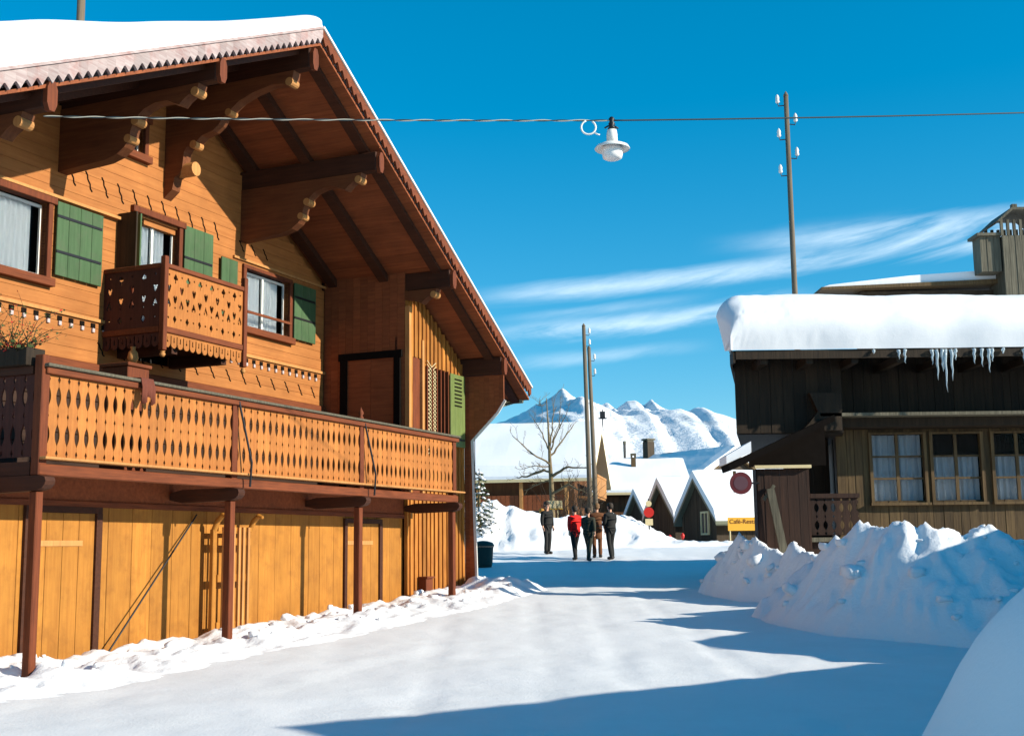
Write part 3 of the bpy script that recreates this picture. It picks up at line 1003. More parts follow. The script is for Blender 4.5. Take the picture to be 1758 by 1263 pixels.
for i in range(120):
    c = Vector((rnd.uniform(-.2, .2), rnd.uniform(-.75, .75), rnd.uniform(.2, .36)))
    e1 = Vector((rnd.uniform(-1, 1), rnd.uniform(-1, 1), rnd.uniform(-1, 1))).normalized() * .04
    e2 = e1.orthogonal().normalized() * .03
    (lf if rnd.random() < .6 else fl).add([c - e1, c + e2, c + e1, c - e2], [(0, 1, 2, 3)])
tw.build('twigs', M['twig'], fb)
lf.build('leaves', M['leaf'], fb)
tag(fl.build('flowers', M['redflower'], fb), kind='stuff')
# bin at the far corner
p = W(833, 962, 37.0)
bn = thing('green_bin', 'dark green rounded bin half hidden behind the corner of the orange chalet', 'bin', (p.x - .05, p.y, zg(p.x, p.y)), .2)
MB().lathe([(.24, 0.0), (.27, .1), (.30, .55), (.31, .6)], n=20).build('body', M['bingreen'], bn, smooth=True)
MB().lathe([(.33, .602), (.33, .64), (.28, .72), (.12, .77), (.03, .78)], n=20).build('lid', M['bingreen'], bn, smooth=True)

# ------------------------------------------------------------------ overhead cable, lamp
_d = ray(75, 200)
A = CAM + _d * ((Uv.dot(B0) - .2 - .13 - Uv.dot(CAM)) / Uv.dot(_d))
Lp = W(1050, 207, 16.35)
E_ = W(1758, 191, 18.3)
E2 = Lp + (E_ - Lp) * 1.5
cb = thing('overhead_cable', 'long cable strung across the street from chalet carrying the lamp', 'cable', A)
def span(p, q, sag, n=60):
    return [p.lerp(q, i / n) - Vector((0, 0, sag * 4 * (i / n) * (1 - i / n))) for i in range(n + 1)]
c = span(A, Lp, .02, 160)
mb1, mb2 = MB(), MB()
ax = (Lp - A).normalized()
n1 = ax.cross(Vector((0, 0, 1))).normalized()
n2 = n1.cross(ax)
ph = [(n1 * math.cos(i * .55) + n2 * math.sin(i * .55)) * .008 for i in range(len(c))]
mb1.tube([p + o_ - A for p, o_ in zip(c, ph)], .0075, 6)
mb2.tube([p - o_ - A for p, o_ in zip(c, ph)], .0065, 6)
mb1.build('pale_strand', M['wirelight'], cb, smooth=True)
mb2.build('dark_strand', M['wire'], cb, smooth=True)
MB().tube([p - A for p in span(Lp, E2, .03)], .011, 6).build('dark_span', M['wire'], cb, smooth=True)
o = MB()
rc = .10
o.tube([(rc * math.cos(t), .0, rc * math.sin(t) - rc) for t in [2 * math.pi * i / 28 + 1.9 for i in range(25)]], .013, 8)
o.tube([(.07, 0, -.17), (.12, 0, -.20), (.155, 0, -.21)], .010, 6)
o = o.build('cable_coil', M['white'], smooth=True)
o.location = W(1010, 207, 16.25)
tag(o, 'white ring of spare cable hanging from the wire beside lamp', 'cable coil')
lm = thing('street_lamp', 'white enamel street lamp hanging from the overhead wire', 'lamp', Lp)
mm = MB().tube([(0, 0, .04), (0, 0, -.12)], .03, 10)
mm.lathe([(.02, .05), (.045, .02), (.03, -.02), (.05, -.05), (.03, -.09), (.06, -.115), (.04, -.13)], n=12)
mm.tube([(-.10, 0, -.11), (-.05, 0, -.08), (.05, 0, -.09), (.09, 0, -.12)], .012, 6)
mm.build('insulator_mount', M['iron'], lm, smooth=True)
MB().lathe([(.03, -.13), (.065, -.14), (.075, -.20), (.078, -.335)], n=20).build('housing', M['enamel'], lm, smooth=True)
MB().lathe([(.078, -.325), (.15, -.34), (.225, -.375), (.245, -.41), (.24, -.42), (.20, -.40), (.14, -.375)], n=32).build('reflector_disc', M['enamel'], lm, smooth=True)
MB().lathe([(.135, -.385), (.14, -.42), (.142, -.50), (.13, -.545), (.09, -.565), (0.01, -.568)], n=28).build('glass_bowl', M['opal'], lm, smooth=True)

# ------------------------------------------------------------------ dark chalet on the right
dc = thing('dark_chalet', 'dark brown timber house with thick snow and icicles on the right', 'house', (4.92, 26.4, -.324))
dc.scale = (1.2, 1.2, 1.2)
L0 = Vector((4.1, 22, 0))
def dbox(mb, x0, x1, y0, y1, z0, z1): return mb.box(x0 - 4.1, x1 - 4.1, y0 - 22, y1 - 22, z0, z1)
def boards(mb, x0, x1, y, z0, z1, w=.17, t=.04, gap=.006, opens=()):
    x = x0
    while x < x1 - .01:
        e = min(x + w * random.uniform(.75, 1.25), x1)
        segs = [(z0, z1)]
        for (a, b_, c_, d_) in opens:
            if x < b_ - .01 and e > a + .01: segs = [q for s in segs for q in ((s[0], min(c_, s[1])), (max(d_, s[0]), s[1])) if q[1] > q[0] + .01]
        for s0, s1 in segs: dbox(mb, x, e - gap, y + random.uniform(0, .012), y + t, s0, s1)
        x = e
XE = 16.5
WO = [(6.86, 7.84, 2.42, 3.68), (8.02, 8.93, 2.42, 3.68), (9.19, 10.1, 2.42, 3.68), (10.5, 11.4, 2.42, 3.68), (11.8, 12.7, 2.42, 3.68)]
mb = MB()
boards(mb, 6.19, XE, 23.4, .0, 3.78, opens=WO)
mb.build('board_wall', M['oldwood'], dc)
mb = MB()
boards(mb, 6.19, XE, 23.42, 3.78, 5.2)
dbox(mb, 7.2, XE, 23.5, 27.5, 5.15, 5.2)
mb.build('upper_wall', M['darkwood'], dc)  # darker boards than below, the eave's shadow put into their colour
mb = MB()
mb.prism([(6.19 - 4.1, 1.45), (6.3 - 4.1, 1.45), (7.1 - 4.1, 5.5), (6.99 - 4.1, 5.5)], lambda a, b_, t: (a, b_, t), 0, 5.15)
dbox(mb, XE - .1, XE, 23.45, 27.5, 0, 5.2)
dbox(mb, 7.1, XE, 27.55, 27.65, 0, 5.2)
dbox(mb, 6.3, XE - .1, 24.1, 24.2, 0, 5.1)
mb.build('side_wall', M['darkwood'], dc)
mb = MB()
boards(mb, 4.18, 6.18, 22.75, 3.68, 5.2, .2)
SK = .21
mb.prism([(4.18 - 4.1, .79), (4.22 - 4.1, .79), (4.22 + SK * 4.6 - 4.1, 5.4), (4.18 + SK * 4.6 - 4.1, 5.4)], lambda a, b_, t: (a, b_, t), 3.68, 5.1)
mb.prism([(4.22 - 4.1, .79), (6.18 - 4.1, .79), (6.18 + SK * 4.6 - 4.1, 5.4), (4.22 + SK * 4.6 - 4.1, 5.4)], lambda a, b_, t: (a, b_, t), 3.66, 3.72)
mb.build('jettied_storey', M['darkwood'], dc)
mb = MB()
mb.prism([(x - 4.1, z) for x, z in ((5.52, 4.4), (5.66, 4.05), (5.50, 3.85), (5.35, 3.70), (6.1, 3.70), (6.1, 4.4))], FRONT, .55, .74)
mb.build('bracket', M['darkwood'], dc)
mb = MB()
dbox(mb, 5.70, XE, 22.55, 23.4, 3.96, 4.02)
mb.build('pent_ledge', M['shingle'], dc)
mb = MB()
dbox(mb, 5.75, XE, 22.9, 23.40, 3.79, 3.955)
mb.build('ledge_beam', M['darkwood'], dc)
# windows
for (a, b_, c_, d_) in WO:
    w = bpy.data.objects.new('window', None)
    link(w, dc)
    mm = MB()
    dbox(mm, a - .06, a, 23.35, 23.47, c_ - .04, d_ + .04)
    dbox(mm, b_, b_ + .06, 23.35, 23.47, c_ - .04, d_ + .04)
    dbox(mm, a, b_, 23.352, 23.47, d_, d_ + .04)
    dbox(mm, a - .08, b_ + .08, 23.30, 23.47, c_ - .09, c_ - .04)
    mm.build('frame', M['oldwood'], w)
    mm = MB()
    xm = (a + b_) / 2
    dbox(mm, xm - .03, xm + .03, 23.42, 23.46, c_ - .04, d_)
    for k in (1, 2):
        zz = c_ + (d_ - c_) * k / 3
        dbox(mm, a, b_, 23.425, 23.455, zz - .018, zz + .018)
    mm.build('glazing_bar', M['oldwood'], w)
    mm = MB()
    dbox(mm, a, b_, 23.438, 23.442, c_ - .04, d_)
    mm.build('pane', M['glass'], w)
    c0 = MB()
    n = 60
    zt = d_ if a < 7 else c_ + (d_ - c_) * .66
    vs = []
    for i in range(n + 1):
        x = a + (b_ - a) * i / n
        yy = 23.56 + .022 * math.sin(x * 47) + .01 * math.sin(x * 101)
        vs += [(x - 4.1, yy - 22, c_ - .02), (x - 4.1, yy - 22, zt)]
    c0.add(vs, [(2 * i, 2 * i + 2, 2 * i + 3, 2 * i + 1) for i in range(n)])
    c0.build('curtain', M['greycurtain'], w, smooth=True)
# entrance recess, railing, shed
mb = MB()
boards(mb, 5.3, 6.2, 24.0, 0, 3.66, .2)
mb.build('entrance_wall', M['darkwood'], dc)
rl = bpy.data.objects.new('porch_railing', None)
link(rl, dc)
fret_panel(5.36 - 4.1, 6.28 - 4.1, 1.78, 2.45, FRONT, .42, .445, 'fretwork_panel', M['shedwood'], rl, .15)
mm = MB()
dbox(mm, 5.32, 6.3, 22.38, 22.5, 2.45, 2.53)
mm.build('hand_rail', M['shedwood'], rl)
mm = MB()
dbox(mm, 5.30, 6.35, 22.3, 23.3, 1.66, 1.74)
mm.build('step', M['shingle'], rl)
mm = MB()
dbox(mm, 5.30, 6.35, 22.4, 23.3, .2, 1.655)
mm.build('step_base', M['shedwood'], rl)
sh = bpy.data.objects.new('porch_shed', None)
link(sh, dc)
mb = MB()
boards(mb, 4.42, 5.36, 22.2, .2, 2.98, .16)
for i in range(3): dbox(mb, 4.40, 4.44, 22.24 + i * .1, 22.24 + (i + 1) * .1 - .006, .2, 2.98)
mb.build('board_wall', M['shedwood'], sh)
mb = MB()
dbox(mb, 4.36, 5.38, 22.1, 22.2, 2.985, 3.04)
mb.build('cap_board', M['cream'], sh)
mb = MB()
mb.beam((4.62 - 4.1, .10, 2.62), (4.86 - 4.1, .05, 1.2), .14, .05, (0, 1, 0))
mb.beam((4.50 - 4.1, .13, 2.42), (4.70 - 4.1, .13, 2.68), .06, .04, (0, 1, 0))
mb.build('brace_plank', M['shingle'], sh)
# porch roof (sloping down to the left)
pr = bpy.data.objects.new('porch_roof', None)
link(pr, dc)
SLOPEP = (3.74 - 3.08) / (5.31 - 3.83)
mb = MB()
pl = [(3.83 - 4.1, 3.05), (5.75 - 4.1, 3.05 + SLOPEP * 1.92), (5.75 - 4.1, 2.93 + SLOPEP * 1.92), (3.86 - 4.1, 2.93)]
mb.prism(pl, FRONT, -.25, .6)
mb.build('slab', M['black'], pr)
pl = [(3.80 - 4.1, 3.055), (4.25 - 4.1, 3.055 + SLOPEP * .45), (4.25 - 4.1, 3.25 + SLOPEP * .45), (3.80 - 4.1, 3.20)]
mb = MB().prism([(a, b_) for a, b_ in pl], FRONT, -.2, .58)
mb.build('snow_cover', M['roofsnow'], pr)
MB().beam((3.95 - 4.1, -.1, 2.93), (3.95 - 4.1, -.1, 2.55), .05, .05).build('bracket', M['oldwood'], pr)
mb = MB().prism([(4.3 - 4.1, 3.02), (5.7 - 4.1, 3.04), (5.7 - 4.1, 2.93 + SLOPEP * 1.85), (4.3 - 4.1, 2.93 + SLOPEP * .43)], FRONT, .3, .34)
mb.build('gable_fill', M['black'], pr)
# main roof
rf = bpy.data.objects.new('roof', None)
link(rf, dc)
RX0, RX1 = 4.02, 17.0
YB = 27.9
def skx(y): return .21 * max(0, y - 22.2)
def rz_(y): return 5.10 + .16 * (y - 21.9) if y < 26.5 else 5.10 + .16 * 4.6 - .16 * (y - 26.5)
mb = MB()
n = 14
vs = []
for i in range(n + 1):
    y = 21.9 + (YB - 21.9) * i / n
    for x in (RX0 + skx(y), RX1):
        for dz in (0, -.10): vs.append((x - 4.1, y - 22, rz_(y) + dz))
for i in range(n):
    a = i * 4
    mb.f += [(a, a + 2, a + 6, a + 4), (a + 1, a + 5, a + 7, a + 3), (a, a + 4, a + 5, a + 1), (a + 2, a + 3, a + 7, a + 6)]
mb.f += [(0, 1, 3, 2), (n * 4, n * 4 + 2, n * 4 + 3, n * 4 + 1)]
mb.v = vs
mb.build('roof_deck', M['darkwood'], rf)
mb = MB()
dbox(mb, RX0 + .03, RX1, 21.86, 21.898, 4.94, 5.10)
mb.beam((RX0 - 4.1, -.13, 4.98), (RX0 - 4.1, .2, 4.98), .04, .2)
mb.beam((RX0 - 4.1, .2, 4.98), (RX0 + skx(YB) - 4.1, YB - 22, 4.98), .04, .2)
for i in range(16):
    x = RX0 + .5 + i * .82
    dbox(mb, x, x + .12, 21.95, 23.4, 4.86, 4.995)
mb.build('eave_board', M['darkwood'], rf)
# thick snow on it: rounded loaf, sheared eave face
def loaf():
    mb = MB()
    nx_, nr = 150, 34
    X0, X1 = RX0 - .16, RX1
    T = 1.08
    for i in range(nx_ + 1):
        x = X0 + (X1 - X0) * (i / nx_) ** 1.6
        ex = min(1.0, (x - X0) / .42)
        kx = math.sqrt(max(0.0, 1 - (1 - ex) ** 2))
        kx = .55 + .45 * kx if i else .0
        for j in range(nr + 1):
            s = j / nr
            if s < .55:                      # eave face, bulging out
                t = s / .55
                a = t * math.pi * .5
                y = 21.84 - .16 * math.sin(min(1, t * 1.6) * math.pi) * .6 + .75 * (1 - math.cos(a)) ** 1.3
                h = T * math.sin(a) ** .85
            else:
                t = (s - .55) / .45
                y = 21.84 + .75 + t * (YB - 22.7)
                h = T * (1 - .25 * sm(0, .3, t))
            h += (.035 * noise.noise(Vector((x * 8, s * 22, 4))) + .02 * noise.noise(Vector((x * 19, s * 40, 8)))) * sm(.42, .05, s) * (1 if j else 0)
            h *= kx * (1 + .07 * noise.noise(Vector((x * .6, s * 2, 1))) - .06 * sm(4.3, 6.0, x) )
            h += .012 * noise.noise(Vector((x * 5, s * 9, 2))) * (1 if j else 0)
            yy = y + .03 * noise.noise(Vector((x * 1.2, s * 3, 7)))
            xx = x + (.10 * math.sin(s * 9) * (1 - ex) if i else .06 * math.sin(s * 6) + .05)
            base = rz_(max(21.9, y)) + .004
            mb.v.append((xx + skx(y) * (1 - (x - X0) / (X1 - X0)) - 4.1, yy - 22, base + h))
    for i in range(nx_):
        for j in range(nr):
            k = i * (nr + 1) + j
            mb.f.append((k, k + nr + 2, k + 1))
            mb.f.append((k, k + nr + 1, k + nr + 2))
    return mb.build('snow_cover', M['roofsnow'], rf, smooth=True)
loaf()
# icicles
rnd = random.Random(5)
for (px, L) in ((1543, .22), (1553, .32), (1600, .36), (1608, .72), (1617, .52), (1622, 1.0), (1633, .74), (1640, .26), (1672, .35), (1685, .42), (1697, .55), (1703, .3), (1722, .12), (1500, .08), (1758, .4)):
    p = W(px, 602, 21.82)
    pts = [Vector((p.x - 4.1 + .012 * math.sin(k * 2.1 + px), p.y - 22 + .01 * math.cos(k * 1.7 + px), 5.07 - L * .78 * k / 6)) for k in range(7)]
    MB().tube(pts, [.034 * (1 - k / 6.2) ** .8 * (1 + .12 * math.sin(k * 3 + px)) for k in range(7)], 8).build('icicle', M['ice'], rf, smooth=True)

# house behind with chimneys
hb = thing('shingled_house', 'house behind the dark chalet with thin snow edge and shingled chimneys', 'house', (13.08, 32.7, -.146))
hb.scale = (1.09, 1.09, 1.09)
def hbx(mb, x0, x1, y0, y1, z0, z1): return mb.box(x0 - 12, x1 - 12, y0 - 30, y1 - 30, z0, z1)
mb = MB()
pl = [(7.38 - 12, 7.60), (12.4 - 12, 7.72), (18 - 12, 7.85), (18 - 12, 7.97), (12.4 - 12, 7.84), (7.38 - 12, 7.66)]
mb.prism(pl, FRONT, -1.5, -.4)
mb.build('roof', M['oldwood'], hb)
pl = [(7.40 - 12, 7.665), (12.4 - 12, 7.845), (18 - 12, 7.975), (18 - 12, 8.25), (12.4 - 12, 8.10), (9.5 - 12, 7.93), (7.6 - 12, 7.73)]
MB().prism(pl, FRONT, -1.42, -.45).build('snow_cover', M['farsnow'], hb)
mb = MB()
hbx(mb, 8.4, 17.5, 28.8, 29.4, 0, 7.6)
mb.build('wall', M['fardark'], hb)
# chimneys
def chimney(x0, x1, y0, y1, z0, z1, cap, parent, mat, name='chimney', openings=True):
    o = bpy.data.objects.new(name, None)
    link(o, parent)
    mm = MB()
    n = max(3, int((x1 - x0) / .14))
    zt = z1 - .38 if openings else z1
    for i in range(n):
        a, b_ = x0 + (x1 - x0) * i / n, x0 + (x1 - x0) * (i + 1) / n - .006
        hbx(mm, a, b_, y0 + random.uniform(0, .015), y0 + .05, z0, zt)
    hbx(mm, x0 + .01, x1 - .01, y0 + .06, y1, z0, zt)
    if openings:
        for i in range(n + 1):
            a = x0 + (x1 - x0) * i / n
            hbx(mm, a - .03, a + .03, y0, y0 + .06, zt, z1)
            hbx(mm, a - .03, a + .03, y1 - .06, y1, zt, z1)
    mm.build('stack', mat, o)
    c_ = MB()
    ym = (y0 + y1) / 2
    if openings:
        xm = (x0 + x1) / 2
        c_.prism([(x0 - .14 - 12, z1 - .05), (x0 + .22 - 12, z1 + .27), (x1 - .22 - 12, z1 + .27), (x1 + .14 - 12, z1 - .05), (x1 + .10 - 12, z1 - .08), (x1 - .24 - 12, z1 + .21), (x0 + .24 - 12, z1 + .21), (x0 - .10 - 12, z1 - .08)], FRONT, y0 - 30 - .12, y1 - 30 + .12)
        hbx(c_, xm - .06, xm + .06, ym - .06, ym + .06, z1 + .275, z1 + .5)
    else:
        hbx(c_, x0 - .08, x1 + .04, y0 - .06, y1 + .06, z1 + .003, z1 + .07)
    c_.build('cap', M['shingle'], o)
    return o
pA = W(1720, 485, 28.3)
chimney(11.56, 12.6, 28.0, 29.0, 7.3, 9.12, True, hb, M['shingle'])
chimney(11.06, 11.54, 28.1, 28.6, 7.9, 8.75, True, hb, M['shingle'], 'box_dormer', False)

# round no-entry style sign in shade by the shed
p = W(1272, 829, 26.0)
sg = thing('round_sign', 'dark red round traffic sign under the porch of the dark house', 'sign', (p.x, p.y, p.z))
mm = MB()
def disc(mb, r, y0, y1, n=32):
    mb.prism([(r * math.cos(2 * math.pi * i / n), r * math.sin(2 * math.pi * i / n)) for i in range(n)], FRONT, y0, y1)
disc(mm, .235, 0, .02)
mm.build('rim', M['signdark'], sg)
mm = MB()
disc(mm, .15, -.006, -.001)
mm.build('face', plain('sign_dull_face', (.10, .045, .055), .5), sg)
MB().tube([(.1, .05, .0), (.40, .05, .0)], .02, 8).build('bracket', M['iron'], sg)

# ------------------------------------------------------------------ snow banks
def heap(name, label, x0, x1, y0, y1, res, hf, mat=None, xf=None, cat='snow bank', chunks=0, csz=1.0):
    nx_, ny_ = int((x1 - x0) / res) + 1, int((y1 - y0) / res) + 1
    mb = MB()
    keep = {}
    for j in range(ny_):
        for i in range(nx_):
            a, b_ = x0 + i * res, y0 + j * res
            P_ = xf(a, b_) if xf else Vector((a, b_, 0))
            z = hf(a, b_, P_)
            keep[(i, j)] = (len(mb.v), z)
            mb.v.append((P_.x, P_.y, zg(P_.x, P_.y) + z))
    for j in range(ny_ - 1):
        for i in range(nx_ - 1):
            q = [keep[(i, j)], keep[(i + 1, j)], keep[(i + 1, j + 1)], keep[(i, j + 1)]]
            if max(v[1] for v in q) > -.05: mb.f.append(tuple(v[0] for v in q))
    cand = [v for k, v in keep.items() if v[1] > .10]
    rc_ = random.Random(len(mb.v))
    for _ in range(chunks):
        vi, z = rc_.choice(cand)
        ctr = Vector(mb.v[vi])
        r_ = csz * (.04 + .15 * rc_.random() ** 2.5)
        bmx = bmesh.new()
        bmesh.ops.create_icosphere(bmx, subdivisions=2, radius=1)
        sd = Vector((rc_.random() * 50, rc_.random() * 50, 0))
        rot = Matrix.Rotation(rc_.random() * 6.3, 3, 'Z') @ Matrix.Rotation(rc_.uniform(-.6, .6), 3, 'X')
        sx_, sy_, sz_ = rc_.uniform(.8, 1.5), rc_.uniform(.7, 1.1), rc_.uniform(.5, .85)
        bmx.verts.ensure_lookup_table()
        vs = []
        for vv in bmx.verts:
            q = vv.co.copy()
            k_ = 1 + .38 * noise.noise(q * 1.6 + sd)
            q = Vector((max(-.75, min(.75, q.x)) * sx_, max(-.75, min(.75, q.y)) * sy_, max(-.7, min(.7, q.z)) * sz_)) * (k_ * r_ * 1.25)
            vs.append(ctr + rot @ q + Vector((0, 0, r_ * .08)))
        fs = [tuple(w_.index for w_ in f.verts) for f in bmx.faces]
        mb.add(vs, fs)
        bmx.free()
    c = Vector(mb.v[nx_ * ny_ // 2])
    c.z = 0
    mb.v = [(v[0] - c.x, v[1] - c.y, v[2]) for v in mb.v]
    o = mb.build(name, mat or M['snow'], smooth=True)
    o.location = c
    bm = bmesh.new()
    bm.from_mesh(o.data)
    bmesh.ops.delete(bm, geom=[v for v in bm.verts if not v.link_faces], context='VERTS')
    bm.to_mesh(o.data)
    bm.free()
    return tag(o, label, cat)
def lumps(x, y, s=1.0):
    v = Vector((x, y, 0))
    a = 1 - abs(noise.noise(v * 1.1)) * 2
    b_ = 1 - abs(noise.noise(v * 2.7 + Vector((5, 3, 1)))) * 2
    c_ = noise.noise(v * 6.5)
    d_ = noise.noise(v * 14)
    return s * (.13 * a + .075 * b_ + .04 * c_ + .018 * d_)
# A: along the chalet
def hA(u, n, P_):
    e = sm(-1.3, -.9, n) * sm(1.75, .15, n)
    t = .0 + .02 * sm(2, 10, u) + .16 * math.exp(-((u - 14.6) / .9) ** 2) + .10 * math.exp(-((u - .2) / .5) ** 2) + .04 * noise.noise(Vector((u * .7, 0, 2)))
    end = sm(16.3, 15.0, u)
    e *= sm(1.75 - .75 * sm(10, 15, u), .9 - .75 * sm(10, 15, u), n) if u > 10 else 1
    h = (t + lumps(u, n, .85) * (.55 + .5 * sm(1.6, .2, n))) * e * end
    return h - .07 * (1 - e * end)
heap('snow_bank', 'low lumpy ploughed snow bank along the foot of the orange chalet', -4, 17.2, -1.24, 2.1, .07, hA, xf=lambda u, n: B0 + Uv * u + Nv * n, chunks=110, csz=.6)
# B: big right bank, polyline crest
def crest_heap(name, label, pts, wf, wb, res, amp, pad=3.2, sharp=1.25, mat=None, chunks=0, taper=0.0):
    """pts: (X, Y, absolute crest z)"""
    def hf(x, y, P_):
        best = None
        for (a, b_) in zip(pts, pts[1:]):
            ax_, ay_ = b_[0] - a[0], b_[1] - a[1]
            L2 = ax_ * ax_ + ay_ * ay_
            t = max(0, min(1, ((x - a[0]) * ax_ + (y - a[1]) * ay_) / L2))
            qx, qy = a[0] + ax_ * t, a[1] + ay_ * t
            d = math.hypot(x - qx, y - qy)
            s = (ax_ * (y - qy) - ay_ * (x - qx))
            if best is None or d < best[0]: best = (d, s, a[2] + (b_[2] - a[2]) * t)
        d, s, zc = best
        w = wb if s > 0 else wf * (1 - taper * sm(7.2, 5.4, x))
        q = min(1.0, d / w)
        sh_ = (1 - q ** sharp) ** 1.5 if q < 1 else 0
        base = zc - zg(x, y)
        e = sm(1.0, .75, q)
        return base * sh_ + lumps(x, y, amp) * (e * (.65 + .35 * sh_)) - .08 * (1 - e)
    xs_, ys_ = [p[0] for p in pts], [p[1] for p in pts]
    return heap(name, label, min(xs_) - pad, max(xs_) + pad, min(ys_) - pad, max(ys_) + pad, res, hf, mat, chunks=chunks)
def pz(px, py, Y, lo=0.0):
    p = W(px, py, Y)
    return (p.x, p.y, p.z - .06 - lo)
crest_heap('snow_bank', 'tall rough snow bank below the curtained windows, crest in sunlight', [pz(1396, 976, 22.8, .13), pz(1440, 928, 21.4, .13), pz(1482, 906, 20.7, .13), pz(1530, 897, 20.2, .13), pz(1590, 908, 20.0, .13), pz(1640, 916, 19.9, .13), pz(1700, 912, 19.8, .13), pz(1758, 926, 19.6, .13), (12.5, 19.0, 1.6)], 2.3, 1.6, .06, 1.7, chunks=130, taper=.45)
crest_heap('snow_bank', 'broken snow bank at the corner in front of the shed', [pz(1242, 968, 28.2), pz(1268, 934, 27.2), pz(1300, 942, 26.3), pz(1350, 946, 25.7), pz(1398, 966, 24.4)], .68, 1.3, .05, 1.7, sharp=1.1, chunks=60)
# C: near mound bottom right
MT = [(1.7, 0), (2.05, .22), (2.26, .59), (2.36, .87), (2.48, 1.12), (2.6, 1.27), (2.72, 1.4), (3.2, 1.75), (4.2, 2.0), (6, 2.0)]
def hC(x, y, P_):
    Hx = lerp_tab(MT, x + .03 * noise.noise(Vector((x * 2, y * 2, 4))))
    dy = y - 6.5
    g = math.exp(-(dy / (2.6 if dy < 0 else 1.15)) ** 2)
    return Hx * g + .03 * noise.noise(Vector((x * 1.6, y * 1.6, 2))) - .06 * (1 - sm(0, .1, Hx * g))
heap('snow_bank', 'smooth shaded snow mound close to the viewer at bottom right', 1.6, 6.2, 2.2, 10.0, .07, hC, M['roofsnow'])
# D/E: across the road behind the people
crest_heap('snow_bank', 'long jagged snow bank across the road behind the people', [(-4.5, 45, 2.9), pz(822, 874, 45), pz(850, 862, 45), pz(868, 873, 45), pz(890, 874, 45), pz(925, 888, 45.3), pz(960, 892, 45.6), pz(1000, 890, 46), pz(1062, 884, 46.3), pz(1100, 900, 46.6), pz(1130, 920, 46.8), pz(1158, 946, 47)], 2.6, 2.6, .12, 1.3, sharp=1.1)
crest_heap('snow_bank', 'low bluish snow ridge in front of the gabled barns', [pz(1165, 946, 50), pz(1200, 940, 50), pz(1230, 943, 50), pz(1275, 936, 49)], 1.2, 1.2, .12, .8, sharp=1.0)

# ------------------------------------------------------------------ off-frame neighbour that shades the foreground
nb = thing('neighbour_house', 'plain wooden neighbour house with snowy gable standing right of the view', 'house', (11, 10, 0))
gz = lambda Y: zg0(Y)
def nbp(Y, z): return (Y - 10, z)
XZ = lambda a, b_, t: (t, a, b_)
mb = MB()
mb.prism([nbp(-1.5, -.3), nbp(13.6, -.3), nbp(13.6, 2.85), nbp(6.9, 5.6), nbp(-1.5, 2.0)], XZ, .6, 8)
mb.build('wall', M['oldwood'], nb)
mb = MB()
mb.prism([nbp(-2.3, 2.0), nbp(6.9, 5.82), nbp(14.15, 2.82), nbp(14.15, 2.70), nbp(6.9, 5.65), nbp(-2.3, 1.85)], XZ, 0, 8.6)
mb.build('roof', M['darkwood'], nb)
mb = MB()
mb.prism([nbp(-2.3, 2.005), nbp(6.9, 5.825), nbp(14.15, 2.825), nbp(14.1, 2.98), nbp(6.9, 6.02), nbp(-2.2, 2.2)], XZ, .05, 8.5)
mb.build('snow_cover', M['roofsnow'], nb)
ns = thing('neighbour_shed', 'low wooden shed with two small snowy gables right of the view', 'shed', (11, 18, 0))
def nsp(Y, z): return (Y - 18, z)
mb = MB()
SHP = [(22.4, 2.9), (20.6, 3.75), (19.9, 3.45), (18.6, 3.12), (17.3, 3.45), (16.4, 3.75), (15.5, 3.6), (14.75, 3.12), (14.2, 3.0)]
mb.prism([nsp(14.2, 0), nsp(22.4, 0)] + [nsp(*q) for q in SHP], XZ, 0, 2.6)
mb.build('wall', M['oldwood'], ns)
mb = MB()
mb.prism([nsp(a, b_ + .005) for a, b_ in SHP[::-1]] + [nsp(a, b_ + .14) for a, b_ in SHP], XZ, -.05, 2.7)
mb.build('snow_cover', M['roofsnow'], ns)

